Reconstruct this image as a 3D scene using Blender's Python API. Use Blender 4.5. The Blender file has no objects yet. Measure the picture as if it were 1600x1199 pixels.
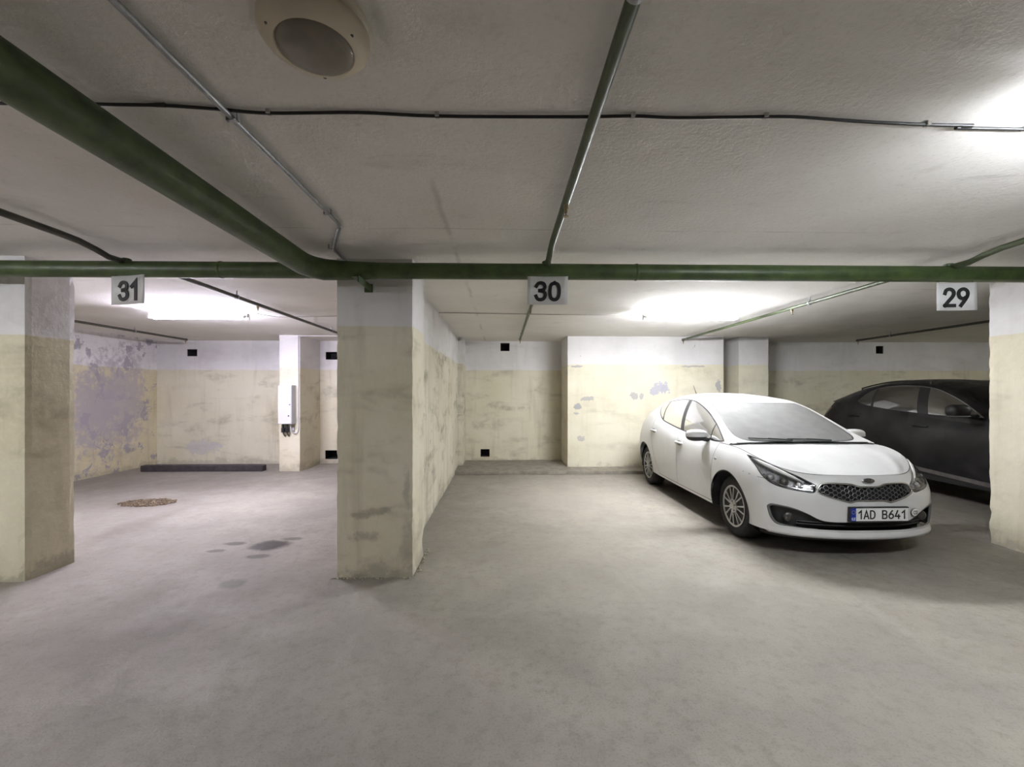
import bpy, bmesh, math, random
import numpy as np
from mathutils import Vector, Matrix
from mathutils.geometry import delaunay_2d_cdt

random.seed(7)
SC = bpy.context.scene
COL = SC.collection

# ---------------------------------------------------------------- camera, world, exposure
F_PX, HORIZON, CAM_H = 690.0, 613.0, 1.49
cam_d = bpy.data.cameras.new('camera'); cam = bpy.data.objects.new('camera', cam_d); COL.objects.link(cam)
cam_d.sensor_fit = 'HORIZONTAL'; cam_d.sensor_width = 36.0; cam_d.lens = F_PX/1600*36
cam_d.shift_y = (HORIZON-599.5)/1600
cam_d.clip_start = 0.05; cam_d.clip_end = 100
cam.location = (0, 0, CAM_H)
cam.rotation_euler = (math.radians(90), 0, -math.atan(15/F_PX))
SC.camera = cam
world = bpy.data.worlds.new('world'); SC.world = world; world.use_nodes = True
world.node_tree.nodes['Background'].inputs[0].default_value = (.6, .62, .7, 1)
world.node_tree.nodes['Background'].inputs[1].default_value = 0.02
SC.view_settings.view_transform = 'Standard'; SC.view_settings.look = 'None'
SC.view_settings.gamma = 1.0; SC.view_settings.use_curve_mapping = False
SC.view_settings.exposure = 0.15
LAMP_LEFT, LAMP_RIGHT, LAMP_AISLE_R, LAMP_AISLE_L = 530.0, 530.0, 180.0, 330.0
try:
    SC.cycles.max_bounces = 6; SC.cycles.diffuse_bounces = 4; SC.cycles.glossy_bounces = 3; SC.cycles.adaptive_threshold = 0.1; SC.cycles.adaptive_min_samples = 20; SC.cycles.transparent_max_bounces = 12
    SC.cycles.caustics_reflective = False; SC.cycles.caustics_refractive = False
    SC.cycles.sample_clamp_indirect = 20.0
except Exception:
    pass

# ---------------------------------------------------------------- object helpers
def tag(o, label=None, cat=None, group=None, kind=None):
    if label: o['label'] = label
    if cat: o['category'] = cat
    if group: o['group'] = group
    if kind: o['kind'] = kind
    return o

def empty(name, loc=(0, 0, 0), rz=0.0):
    o = bpy.data.objects.new(name, None); COL.objects.link(o)
    o.location = loc; o.rotation_euler = (0, 0, rz); o.empty_display_size = .1
    return o

def mesh_obj(name, verts, faces, mat, parent=None, smooth=False, normals=None):
    me = bpy.data.meshes.new(name)
    me.from_pydata([tuple(map(float, v)) for v in verts], [], [tuple(map(int, f)) for f in faces])
    me.update()
    if smooth or normals is not None:
        me.polygons.foreach_set('use_smooth', [True]*len(me.polygons))
    if normals is not None:
        me.normals_split_custom_set_from_vertices([tuple(map(float, n)) for n in normals])
    if mat is not None: me.materials.append(mat)
    o = bpy.data.objects.new(name, me); COL.objects.link(o)
    if parent is not None: o.parent = parent
    return o

def copy_tree(o, parent=None):
    c = o.copy(); COL.objects.link(c); c.parent = parent
    for ch in list(o.children): copy_tree(ch, c)
    return c

class MB:
    """collects simple solids into one mesh"""
    def __init__(self): self.v = []; self.f = []
    def add(self, vs, fs):
        n = len(self.v); self.v += [tuple(v) for v in vs]; self.f += [tuple(i+n for i in f) for f in fs]; return self
    def box(self, lo, hi, bev=0.0):
        x0, y0, z0 = lo; x1, y1, z1 = hi
        if bev <= 0:
            vs = [(x, y, z) for x in (x0, x1) for y in (y0, y1) for z in (z0, z1)]
            return self.add(vs, [(0, 1, 3, 2), (4, 6, 7, 5), (0, 4, 5, 1), (2, 3, 7, 6), (0, 2, 6, 4), (1, 5, 7, 3)])
        bm = bmesh.new(); bmesh.ops.create_cube(bm, size=1)
        for v in bm.verts: v.co = Vector(((x0+x1)/2+v.co.x*(x1-x0), (y0+y1)/2+v.co.y*(y1-y0), (z0+z1)/2+v.co.z*(z1-z0)))
        bmesh.ops.bevel(bm, geom=list(bm.edges), offset=bev, segments=2, affect='EDGES', profile=.5)
        bm.verts.index_update()
        self.add([v.co[:] for v in bm.verts], [[v.index for v in f.verts] for f in bm.faces]); bm.free(); return self
    def tube(self, pts, r, seg=10, caps=True, closed=False):
        P = [Vector(p) for p in pts]; n = len(P); rs = r if isinstance(r, (list, tuple)) else [r]*n
        vs = []; up = None
        for i in range(n):
            if closed: t = P[(i+1) % n]-P[i-1]
            else: t = P[min(i+1, n-1)]-P[max(i-1, 0)]
            t.normalize()
            if up is None:
                up = Vector((0, 0, 1)) if abs(t.z) < .9 else Vector((1, 0, 0))
            a = t.cross(up); a.normalize(); b = a.cross(t); b.normalize(); up = b
            # mitre widening
            k = 1.0
            if 0 < i < n-1:
                c = (P[i]-P[i-1]).normalized().dot((P[i+1]-P[i]).normalized()); k = 1/max(.6, math.sqrt(max(.01, (1+c)/2)))
            for j in range(seg):
                q = 2*math.pi*j/seg; vs.append(P[i]+(a*math.cos(q)+b*math.sin(q))*rs[i]*(k if k < 1.3 else 1.3))
        fs = []
        for i in range(n if closed else n-1):
            for j in range(seg):
                i2 = (i+1) % n
                fs.append((i*seg+j, i*seg+(j+1) % seg, i2*seg+(j+1) % seg, i2*seg+j))
        if caps and not closed:
            fs.append(tuple(range(seg))[::-1]); fs.append(tuple((n-1)*seg+j for j in range(seg)))
        return self.add(vs, fs)
    def lathe(self, prof, seg=32, origin=(0, 0, 0), axis='Z', caps=True):
        """prof: list of (radius, height along axis)"""
        vs = []; fs = []
        for (r, h) in prof:
            for j in range(seg):
                q = 2*math.pi*j/seg; c, s = math.cos(q)*r, math.sin(q)*r
                p = (c, s, h) if axis == 'Z' else ((h, c, s) if axis == 'X' else (s, h, c))
                vs.append(tuple(origin[k]+p[k] for k in range(3)))
        for i in range(len(prof)-1):
            for j in range(seg):
                fs.append((i*seg+j, i*seg+(j+1) % seg, (i+1)*seg+(j+1) % seg, (i+1)*seg+j))
        if caps and prof[0][0] > 1e-6: fs.append(tuple(range(seg))[::-1])
        if caps and prof[-1][0] > 1e-6: fs.append(tuple((len(prof)-1)*seg+j for j in range(seg)))
        return self.add(vs, fs)
    def build(self, name, mat, parent=None, smooth=False, auto=None):
        o = mesh_obj(name, self.v, self.f, mat, parent)
        bm = bmesh.new(); bm.from_mesh(o.data)
        bmesh.ops.remove_doubles(bm, verts=bm.verts, dist=1e-6)
        bmesh.ops.recalc_face_normals(bm, faces=bm.faces)
        if smooth:
            lim = math.radians(auto if auto else 40)
            for f in bm.faces: f.smooth = True
            for e in bm.edges:
                if len(e.link_faces) != 2 or e.calc_face_angle(0) > lim: e.smooth = False
        bm.to_mesh(o.data); bm.free(); return o

def crom(pts, n=6, closed=False):
    """catmull-rom through points; a point given twice in a row is a corner"""
    P = [np.array(p, float) for p in pts]; N = len(P); out = []
    for i in range(N if closed else N-1):
        p0 = P[(i-1) % N] if (closed or i > 0) else 2*P[0]-P[1]
        p1 = P[i]; p2 = P[(i+1) % N]
        p3 = P[(i+2) % N] if (closed or i+2 < N) else 2*P[-1]-P[-2]
        if np.allclose(p1, p2): continue
        if np.allclose(p0, p1): p0 = 2*p1-p2
        if np.allclose(p3, p2): p3 = 2*p2-p1
        for k in range(n):
            t = k/n
            out.append(.5*((2*p1)+(-p0+p2)*t+(2*p0-5*p1+4*p2-p3)*t*t+(-p0+3*p1-3*p2+p3)*t**3))
    if not closed: out.append(P[-1])
    return np.array(out)

GLYPHS = {
 '0': [('s', [(.25, 1), (.06, .88), (0, .5), (.06, .12), (.25, 0), (.44, .12), (.5, .5), (.44, .88), (.25, 1)])],
 '1': [('l', [(.06, .74), (.32, 1), (.32, 0)])],
 '2': [('s', [(.01, .74), (.08, .93), (.25, 1), (.42, .93), (.49, .75), (.42, .55), (.2, .27), (.0, .0)]), ('l', [(0, 0), (.5, 0)])],
 '3': [('s', [(.01, .8), (.1, .95), (.25, 1), (.41, .94), (.47, .77), (.4, .6), (.2, .54)]), ('s', [(.2, .54), (.42, .47), (.5, .28), (.42, .07), (.25, 0), (.08, .05), (0, .21)])],
 '4': [('l', [(.26, 1), (.0, .28), (.52, .28)]), ('l', [(.38, .48), (.38, 0)])],
 '6': [('s', [(.38, 1), (.13, .62), (.01, .32), (.06, .1), (.25, 0), (.44, .1), (.5, .3), (.43, .5), (.25, .58), (.07, .47)])],
 '9': [('s', [(.12, 0), (.37, .38), (.49, .68), (.44, .9), (.25, 1), (.06, .9), (0, .7), (.07, .5), (.25, .42), (.43, .53)])],
 'A': [('l', [(0, 0), (.26, 1), (.52, 0)]), ('l', [(.09, .28), (.43, .28)])],
 'B': [('l', [(0, 0), (0, 1)]), ('s', [(0, 1), (.28, 1), (.44, .92), (.46, .75), (.4, .58), (.24, .53), (0, .53)]), ('s', [(0, .53), (.28, .53), (.46, .44), (.5, .26), (.44, .07), (.28, 0), (0, 0)])],
 'D': [('l', [(0, 0), (0, 1)]), ('s', [(0, 1), (.22, 1), (.43, .86), (.5, .5), (.43, .14), (.22, 0), (0, 0)])],
 'C': [('s', [(.5, .78), (.4, .95), (.25, 1), (.07, .88), (0, .5), (.07, .12), (.25, 0), (.4, .05), (.5, .22)])],
 'Z': [('l', [(0, 1), (.5, 1), (0, 0), (.5, 0)])],
 'K': [('l', [(0, 0), (0, 1)]), ('l', [(.5, 1), (.02, .45)]), ('l', [(.16, .6), (.52, 0)])],
 'I': [('l', [(.1, 0), (.1, 1)])],
}
GLYPH_W = {'1': .42, 'I': .2, ' ': .42}
def text_mesh(name, body, height, mat, parent, loc, stroke=.16, sx=1.0, gap=.22, depth=.001, only=None):
    """lettering cut from flat strokes, standing in the x-z plane and read from -y"""
    mb = MB(); x = 0.0; runs = []
    for ci, ch in enumerate(body):
        for kind, pts in (GLYPHS.get(ch, []) if only is None or only[0] <= ci < only[1] else []):
            q = crom(pts, 5) if kind == 's' else np.array(pts, float)
            runs.append(q+np.array([x, 0]))
        x += GLYPH_W.get(ch, .5)+gap
    W_ = x-gap; t = stroke/2
    for q in runs:
        q = (q-np.array([W_/2, .5]))*np.array([sx, 1]); q = q*np.array([1, 1-stroke]); n = len(q); L = []; R_ = []
        for i in range(n):
            d0 = q[i]-q[i-1] if i > 0 else q[1]-q[0]; d1 = q[i+1]-q[i] if i < n-1 else q[-1]-q[-2]
            d0 = d0/np.linalg.norm(d0); d1 = d1/np.linalg.norm(d1); m = d0+d1; m = m/max(np.linalg.norm(m), 1e-6)
            nn = np.array([-m[1], m[0]]); k = t/max(.35, float(np.dot(nn, [-d0[1], d0[0]])))
            e = np.zeros(2)
            if i == 0: e = -d1*t*.95
            if i == n-1: e = d0*t*.95
            L.append(q[i]+nn*k+e); R_.append(q[i]-nn*k+e)
        vs = [(p[0]*height, yy, p[1]*height) for yy in (-depth, 0) for p in L+R_]; m2 = 2*n; fs = []
        for i in range(n-1):
            fs += [(i, n+i, n+i+1, i+1), (m2+i, m2+i+1, m2+n+i+1, m2+n+i), (i, i+1, m2+i+1, m2+i), (n+i, m2+n+i, m2+n+i+1, n+i+1)]
        fs += [(0, m2, m2+n, n), (n-1, 2*n-1, m2+2*n-1, m2+n-1)]
        mb.add(vs, fs)
    o = mb.build(name, mat, parent); o.location = loc
    return o

# ---------------------------------------------------------------- materials
class NT:
    def __init__(self, name):
        self.m = bpy.data.materials.new(name); self.m.use_nodes = True
        self.t = self.m.node_tree; self.t.nodes.clear()
        self.out = self.t.nodes.new('ShaderNodeOutputMaterial')
    def n(self, typ, **kw):
        nd = self.t.nodes.new('ShaderNode'+typ)
        for k, v in kw.items(): setattr(nd, k, v)
        return nd
    def set(self, sock, val):
        if hasattr(val, 'is_output') or isinstance(val, bpy.types.NodeSocket): self.t.links.new(val, sock)
        elif isinstance(val, (tuple, list)) and len(val) == 3 and len(sock.default_value) == 4: sock.default_value = (*val, 1)
        else: sock.default_value = val
    def math(self, op, a, b=0.0, clamp=False):
        nd = self.n('Math', operation=op, use_clamp=clamp); self.set(nd.inputs[0], a); self.set(nd.inputs[1], b); return nd.outputs[0]
    def pos(self):
        return self.n('NewGeometry').outputs['Position']
    def xyz(self, v):
        nd = self.n('SeparateXYZ'); self.set(nd.inputs[0], v); return nd.outputs
    def scaled(self, v, s):
        nd = self.n('Mapping'); self.set(nd.inputs[0], v); nd.inputs['Scale'].default_value = s; return nd.outputs[0]
    def shifted(self, v, s):
        nd = self.n('VectorMath', operation='ADD'); self.set(nd.inputs[0], v); nd.inputs[1].default_value = s; return nd.outputs[0]
    def noise(self, v, scale, detail=4.0, rough=.55, dist=0.0):
        nd = self.n('TexNoise'); self.set(nd.inputs['Vector'], v); nd.inputs['Scale'].default_value = scale
        nd.inputs['Detail'].default_value = detail; nd.inputs['Roughness'].default_value = rough; nd.inputs['Distortion'].default_value = dist
        return nd.outputs[0]
    def ramp(self, x, lo, hi, a=0.0, b=1.0, smooth=True):
        nd = self.n('MapRange'); nd.interpolation_type = 'SMOOTHSTEP' if smooth else 'LINEAR'
        self.set(nd.inputs[0], x); nd.inputs[1].default_value = lo; nd.inputs[2].default_value = hi
        nd.inputs[3].default_value = a; nd.inputs[4].default_value = b; return nd.outputs[0]
    def mix(self, f, a, b):
        nd = self.n('Mix', data_type='RGBA'); self.set(nd.inputs[0], f); self.set(nd.inputs[6], a); self.set(nd.inputs[7], b); return nd.outputs[2]
    def warp(self, v, scale=9.0):
        """noise vector (about -1..1) shared by all blobs of a material"""
        wn = self.n('TexNoise'); self.set(wn.inputs['Vector'], v); wn.inputs['Scale'].default_value = scale; wn.inputs['Detail'].default_value = 4; wn.inputs['Roughness'].default_value = .72
        wo = self.n('VectorMath', operation='MULTIPLY_ADD'); self.set(wo.inputs[0], wn.outputs['Color']); wo.inputs[1].default_value = (2, 2, 2); wo.inputs[2].default_value = (-1, -1, -1)
        return wo.outputs[0]
    def ellipse(self, v, c, r, wv, amount=.8, soft=.12):
        """blob mask around world point c with radii r, its edge broken up by the noise vector wv"""
        d = self.n('VectorMath', operation='SUBTRACT'); self.set(d.inputs[0], v); d.inputs[1].default_value = c
        e = self.n('VectorMath', operation='DIVIDE'); self.set(e.inputs[0], d.outputs[0]); e.inputs[1].default_value = r
        f = self.n('VectorMath', operation='MULTIPLY_ADD'); self.set(f.inputs[0], wv); f.inputs[1].default_value = (amount*1.6,)*3; self.set(f.inputs[2], e.outputs[0])
        l = self.n('VectorMath', operation='LENGTH'); self.set(l.inputs[0], f.outputs[0])
        return self.ramp(l.outputs['Value'], 1-soft, 1+soft, 1.0, 0.0)
    def bump(self, h, strength=.3, dist=.01, normal=None):
        nd = self.n('Bump'); nd.inputs['Strength'].default_value = strength; nd.inputs['Distance'].default_value = dist
        self.set(nd.inputs['Height'], h)
        if normal is not None: self.set(nd.inputs['Normal'], normal)
        return nd.outputs[0]
    def bsdf(self, col, rough=.5, metal=0.0, normal=None, spec=.5, coat=0.0, coat_rough=.05):
        p = self.n('BsdfPrincipled'); self.set(p.inputs['Base Color'], col); self.set(p.inputs['Roughness'], rough)
        self.set(p.inputs['Metallic'], metal); p.inputs['Specular IOR Level'].default_value = spec
        p.inputs['Coat Weight'].default_value = coat; p.inputs['Coat Roughness'].default_value = coat_rough
        if normal is not None: self.set(p.inputs['Normal'], normal)
        return p.outputs[0]
    def done(self, sh):
        self.t.links.new(sh, self.out.inputs[0]); return self.m

def srgb(r, g, b):
    f = lambda c: (c/255/12.92) if c/255 <= .04045 else ((c/255+.055)/1.055)**2.4
    return (f(r), f(g), f(b))

def simple(name, col, rough=.5, metal=0.0, spec=.5, coat=0.0, var=.08, scale=40, bump=0.0):
    t = NT(name); p = t.pos(); nz = t.noise(p, scale, 3)
    c = t.mix(t.ramp(nz, .3, .7), tuple(x*(1-var) for x in col), tuple(min(1, x*(1+var)) for x in col))
    nrm = t.bump(t.noise(p, scale*4, 2), bump, .002) if bump else None
    return t.done(t.bsdf(c, rough, metal, nrm, spec, coat))

def emission(name, col, s):
    t = NT(name); e = t.n('Emission'); t.set(e.inputs[0], col); e.inputs[1].default_value = s
    return t.done(e.outputs[0])

def plaster(name, line=2.0, white=srgb(222, 220, 220), dado=srgb(212, 205, 176), seed=0.0, stain=.5, peel=.62, grey=srgb(150, 147, 152), blobs=(), base_dirt=.35, line_wob=.05):
    t = NT(name); p = t.shifted(t.pos(), (seed*7.3, seed*3.1, 0)); pw = t.pos(); z = t.xyz(pw)[2]
    n1 = t.noise(p, 1.1, 4, .6); n2 = t.noise(p, 6.0, 5, .65); n3 = t.noise(p, 28, 3, .7)
    streak = t.noise(t.scaled(p, (5.0, 5.0, .55)), 1.0, 4, .6, .3)
    smear = t.noise(t.scaled(p, (.8, .8, 2.6)), 1.5, 3, .6, .5)
    zz = t.math('ADD', z, t.math('MULTIPLY', t.math('SUBTRACT', n2, .5), line_wob))
    m_d = t.ramp(zz, line-.008, line+.008, 1.0, 0.0)
    w2 = t.mix(t.ramp(n1, .35, .7), white, tuple(c*.86 for c in white))
    d2 = t.mix(t.ramp(n1, .3, .72), dado, tuple(c*f for c, f in zip(dado, (.90, .88, .82))))
    d2 = t.mix(t.ramp(n3, .45, .75, 0, .35), d2, srgb(222, 216, 190))
    col = t.mix(m_d, w2, d2)
    # hand smears, scuffs and damp runs
    st = t.math('MULTIPLY', t.math('MULTIPLY', t.ramp(smear, .47, .74), t.ramp(n2, .30, .62)), t.ramp(m_d, 0, 1, .35, 1))
    col = t.mix(t.math('MULTIPLY', st, stain), col, srgb(126, 117, 97))
    col = t.mix(t.math('MULTIPLY', t.math('MULTIPLY', t.ramp(streak, .50, .78), stain*.75), t.ramp(m_d, 0, 1, .4, 1)), col, srgb(146, 137, 115))
    # peeled paint
    pl = t.ramp(t.noise(p, 2.6, 6, .68, .4), peel, peel+.02)
    col = t.mix(t.math('MULTIPLY', pl, .8), col, grey)
    wv = t.warp(pw, 8.0) if blobs else None
    for (c, r, bc, amt, soft) in blobs:
        col = t.mix(t.math('MULTIPLY', t.ellipse(pw, c, r, wv, 1.05, soft), amt), col, bc)
    # knocked and splashed strip along the foot of the wall, with an edge of its own
    ed = t.math('ADD', z, t.math('MULTIPLY', t.math('SUBTRACT', n2, .5), .5))
    col = t.mix(t.math('MULTIPLY', t.ramp(ed, .02, .12, 1, 0), base_dirt), col, srgb(128, 122, 110))
    h = t.math('ADD', t.math('MULTIPLY', n3, .35), t.math('MULTIPLY', n2, .5))
    return t.done(t.bsdf(col, .82, 0, t.bump(h, .35, .02), .25))

def floor_mat():
    t = NT('floor_concrete'); p = t.pos(); x, y, z = t.xyz(p)
    n1 = t.noise(p, .55, 6, .6, .4); n2 = t.noise(p, 2.4, 7, .65, .3); n3 = t.noise(p, 14, 6, .7); n4 = t.noise(p, 90, 3, .7)
    sw = t.noise(t.scaled(p, (2.2, .5, 1)), 1.0, 6, .65, .6)
    col = t.mix(t.ramp(n1, .32, .70), srgb(138, 132, 124), srgb(156, 150, 140))
    col = t.mix(t.ramp(n2, .40, .68, 0, .55), col, srgb(136, 131, 125))
    col = t.mix(t.ramp(sw, .54, .74, 0, .3), col, srgb(170, 166, 157))
    col = t.mix(t.ramp(n3, .46, .70, 0, .55), col, srgb(122, 117, 109))
    col = t.mix(t.ramp(n4, .50, .70, 0, .45), col, srgb(104, 100, 94))
    wv = t.warp(p, 4.5)
    for (c, r, bc, amt, e) in FLOOR_PATCHES:
        col = t.mix(t.math('MULTIPLY', t.ellipse(p, c, r, wv, e, .3 if max(r[:2]) < .3 else .75), amt), col, bc)
    h = t.math('ADD', t.math('MULTIPLY', n3, .5), t.math('MULTIPLY', n4, .4))
    return t.done(t.bsdf(col, t.ramp(n2, .3, .7, .62, .85), 0, t.bump(h, .3, .012), .3))

def ceiling_mat():
    t = NT('ceiling_concrete'); p = t.pos()
    n1 = t.noise(p, .8, 6, .6); n2 = t.noise(p, 5, 6, .7); n3 = t.noise(p, 45, 4, .7)
    col = t.mix(t.ramp(n1, .3, .72), srgb(230, 227, 223), srgb(216, 213, 208))
    col = t.mix(t.ramp(n2, .55, .78, 0, .35), col, srgb(186, 180, 172))
    col = t.mix(t.ramp(n3, .5, .75, 0, .25), col, srgb(180, 175, 168))
    # formwork marks: faint board lines left by the shuttering, and soot smudges
    x, y, z = t.xyz(t.shifted(p, (.35, .2, 0)))
    wob = t.math('MULTIPLY', t.math('SUBTRACT', t.noise(p, 1.2, 4), .5), .10)
    for (ax, per, wd, amt) in ((y, 1.55, .012, .3), (x, 2.9, .03, .28)):
        m = t.math('PINGPONG', t.math('ADD', ax, wob), per)
        m = t.math('MULTIPLY', t.ramp(m, 0, wd, 1, 0), t.ramp(t.noise(p, 1.7, 3), .42, .62))
        col = t.mix(t.math('MULTIPLY', m, amt), col, srgb(112, 108, 102))
    sm = t.noise(t.scaled(p, (1.1, 2.5, 1)), 1.2, 6, .65, .9)
    col = t.mix(t.ramp(sm, .60, .80, 0, .4), col, srgb(140, 135, 128))
    h = t.math('ADD', t.math('MULTIPLY', n3, .6), t.math('MULTIPLY', n2, .5))
    return t.done(t.bsdf(col, .9, 0, t.bump(h, .4, .012), .2))

def car_glass(name, tint=.45, dust=.18, dust_col=(.5, .5, .48), gloss=1.0):
    t = NT(name)
    tr = t.n('BsdfTransparent'); t.set(tr.inputs[0], (tint, tint, tint*1.02))
    gl = t.n('BsdfGlossy'); gl.inputs['Roughness'].default_value = .06; t.set(gl.inputs[0], (1, 1, 1))
    fr = t.n('Fresnel'); fr.inputs[0].default_value = 1.5
    m1 = t.n('MixShader'); t.set(m1.inputs[0], t.math('MULTIPLY', fr.outputs[0], gloss, True)); t.set(m1.inputs[1], tr.outputs[0]); t.set(m1.inputs[2], gl.outputs[0])
    df = t.n('BsdfDiffuse'); t.set(df.inputs[0], dust_col)
    m2 = t.n('MixShader'); nz = t.noise(t.pos(), 9, 5, .6)
    t.set(m2.inputs[0], t.ramp(nz, .2, .8, dust*.92, dust*1.08)); t.set(m2.inputs[1], m1.outputs[0]); t.set(m2.inputs[2], df.outputs[0])
    return t.done(m2.outputs[0])

def pipe_paint(name, base, dark, rough=.45):
    t = NT(name); p = t.pos(); n1 = t.noise(p, 7, 6, .65); n2 = t.noise(p, 60, 3, .6)
    c = t.mix(t.ramp(n1, .35, .7), base, dark); c = t.mix(t.ramp(n2, .6, .8, 0, .3), c, tuple(min(1, b*1.6) for b in base))
    return t.done(t.bsdf(c, rough, 0, t.bump(n1, .12, .006), .5))
#CARMATH
def bw(f):
    return np.stack([(1-f)**3, 3*f**3-6*f**2+4, -3*f**3+3*f**2+3*f+1, f**3], -1)/6.
def bs1(Q, t):
    """uniform cubic b-spline through padded control polygon Q (K+2,3)"""
    t = np.asarray(t, float); K = len(Q)-2
    i = np.clip(np.floor(t).astype(int), 0, K-2); w = bw(t-i)
    return sum(w[..., a, None]*Q[i+a] for a in range(4))
def pad_free(P):
    P = np.asarray(P, float)
    return np.vstack([2*P[:1]-P[1:2], P, 2*P[-1:]-P[-2:-1]])

class Shape:
    """car body surface in car space: lateral y, rearward v (front axle 0), up z"""
    def __init__(self, net, rail, cen, hood_c, s_hood, cowl_k):
        N = np.array(net, float)                    # rows, stations, 3
        N = np.transpose(N, (1, 0, 2))              # stations, rows, 3
        m = np.array([-1, 1, 1])
        N = np.concatenate([N[1:2]*m, N, N[-2:-1]*m], 0)
        N = np.concatenate([2*N[:, :1]-N[:, 1:2], N, 2*N[:, -1:]-N[:, -2:-1]], 1)
        self.Q = N; self.K = N.shape[0]-2; self.R = N.shape[1]-2
        self.rail = pad_free(rail); self.cen = pad_free(cen); self.nb = len(rail)-1
        self.hc = pad_free(hood_c); self.nh = len(hood_c)-1
        self.sh0, self.sh1 = s_hood
        s = np.linspace(0, self.K-1, 1500); tp = self.wrap(s, np.full_like(s, self.R-1))
        k = (s > 4) & (s < self.K-3); o = np.argsort(tp[k, 1]); self.tv = tp[k][o]; self.ts = s[k][o]
        b = np.linspace(0, self.nb, 800); r = bs1(self.rail, b); o = np.argsort(r[:, 1]); self.rv = r[o]; self.rb = b[o]
    def wrap(self, s, w):
        s = np.asarray(s, float); w = np.asarray(w, float); sg = np.where(s < 0, -1., 1.); s = np.abs(s)
        i = np.clip(np.floor(s).astype(int), 0, self.K-2); j = np.clip(np.floor(w).astype(int), 0, self.R-2)
        a = bw(s-i); b = bw(w-j); out = 0
        for p in range(4):
            for q in range(4):
                out = out + (a[..., p]*b[..., q])[..., None]*self.Q[i+p, j+q]
        return out*np.stack([sg, np.ones_like(sg), np.ones_like(sg)], -1)
    def top(self, s): return self.wrap(s, np.full(np.shape(s), self.R-1.))
    def hood(self, a, b):
        a = np.asarray(a, float); b = np.asarray(b, float); sg = np.where(a < 0, -1., 1.); a = np.abs(a)
        side = self.top(self.sh0+(self.sh1-self.sh0)*b); c = bs1(self.hc, b*self.nh)
        t0 = self.top(self.sh0*a); f0 = self.top(np.zeros_like(a)); f1 = self.top(np.full_like(a, self.sh0))
        k = np.clip(1-b*1.6, 0, 1)**2
        def pf(i, e):
            d = f1[..., i]-f0[..., i]; d = np.where(np.abs(d) < 1e-5, 1e-5, d)
            return a**e
        gy = np.maximum(k*(t0[..., 0]/f1[..., 0])+(1-k)*a, 0.0)
        y = side[..., 0]*gy
        v = c[..., 1]+(side[..., 1]-c[..., 1])*(gy**2.0)
        z = c[..., 2]+(side[..., 2]-c[..., 2])*(gy**2.6)
        v = v+k*(t0[..., 1]-(f0[..., 1]+(f1[..., 1]-f0[..., 1])*gy**2.0))
        z = z+k*(t0[..., 2]-(f0[..., 2]+(f1[..., 2]-f0[..., 2])*gy**2.6))
        z = z+.010*np.exp(-((a-.74)/.10)**2)*np.clip(b*5, 0, 1)*(1-b)**.5
        return np.stack([sg*y, v, z], -1)
    def roof(self, a, b):
        a = np.asarray(a, float); b = np.asarray(b, float)
        r = bs1(self.rail, b); c = bs1(self.cen, b)
        y = a*r[..., 0]; q = np.abs(a)
        v = c[..., 1]+(r[..., 1]-c[..., 1])*q**2.2; z = c[..., 2]+(r[..., 2]-c[..., 2])*q**2.6
        return np.stack([y, v, z], -1)
    def edges_at(self, v):
        B = np.stack([np.interp(v, self.tv[:, 1], self.tv[:, i]) for i in range(3)], -1)
        R = np.stack([np.interp(v, self.rv[:, 1], self.rv[:, i]) for i in range(3)], -1)
        return B, R
    def glasshouse(self, v, q):
        v = np.asarray(v, float); q = np.asarray(q, float)
        B, R = self.edges_at(np.abs(v))
        P = B+(R-B)*q[..., None]; P[..., 0] = P[..., 0]+.028*4*q*(1-q)*np.clip((R[..., 2]-B[..., 2])/.25, 0, 1)
        return P

def resample(c, n):
    return c

# hatchback control net, rows from sill to shoulder edge
HB_NET = [
 [(0,-.73,.215),(.25,-.72,.215),(.5,-.67,.215),(.77,-.55,.22),(.86,-.37,.235),(.855,-.1,.25),(.86,.2,.25),(.855,.8,.245),(.855,1.4,.245),(.855,2.0,.25),(.855,2.5,.27),(.83,2.9,.3),(.70,3.1,.33),(.4,3.18,.34),(0,3.2,.34)],
 [(0,-.745,.34),(.25,-.735,.34),(.5,-.68,.34),(.75,-.55,.345),(.87,-.37,.35),(.885,-.1,.35),(.88,.2,.35),(.875,.8,.34),(.875,1.4,.34),(.875,2.0,.35),(.88,2.5,.37),(.86,2.9,.4),(.76,3.17,.43),(.4,3.27,.44),(0,3.29,.44)],
 [(0,-.765,.50),(.25,-.755,.50),(.5,-.70,.51),(.76,-.575,.53),(.885,-.38,.55),(.905,-.1,.57),(.895,.2,.57),(.885,.8,.56),(.885,1.4,.57),(.89,2.0,.59),(.90,2.5,.62),(.88,2.9,.65),(.77,3.2,.67),(.4,3.3,.68),(0,3.32,.68)],
 [(0,-.74,.665),(.25,-.725,.665),(.5,-.66,.665),(.74,-.53,.68),(.865,-.36,.73),(.89,-.1,.79),(.88,.2,.81),(.872,.8,.82),(.875,1.4,.86),(.88,2.0,.91),(.885,2.5,.93),(.85,2.9,.93),(.74,3.15,.93),(.4,3.24,.93),(0,3.26,.93)],
 [(0,-.69,.752),(.25,-.672,.752),(.45,-.61,.745),(.64,-.46,.78),(.755,-.27,.87),(.785,-.05,.925),(.80,.15,.935),(.808,.8,.93),(.81,1.4,.985),(.80,2.0,1.07),(.785,2.5,1.12),(.74,2.85,1.13),(.60,3.02,1.13),(.35,3.08,1.13),(0,3.1,1.13)],
]
HB_RAIL = [(.775,.10,.945),(.725,.33,1.03),(.665,.60,1.17),(.612,.90,1.305),(.58,1.18,1.385),(.56,1.5,1.415),(.555,1.85,1.412),(.555,2.2,1.385),(.555,2.5,1.335),(.565,2.8,1.25),(.585,2.95,1.17),(.60,3.02,1.13)]
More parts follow.
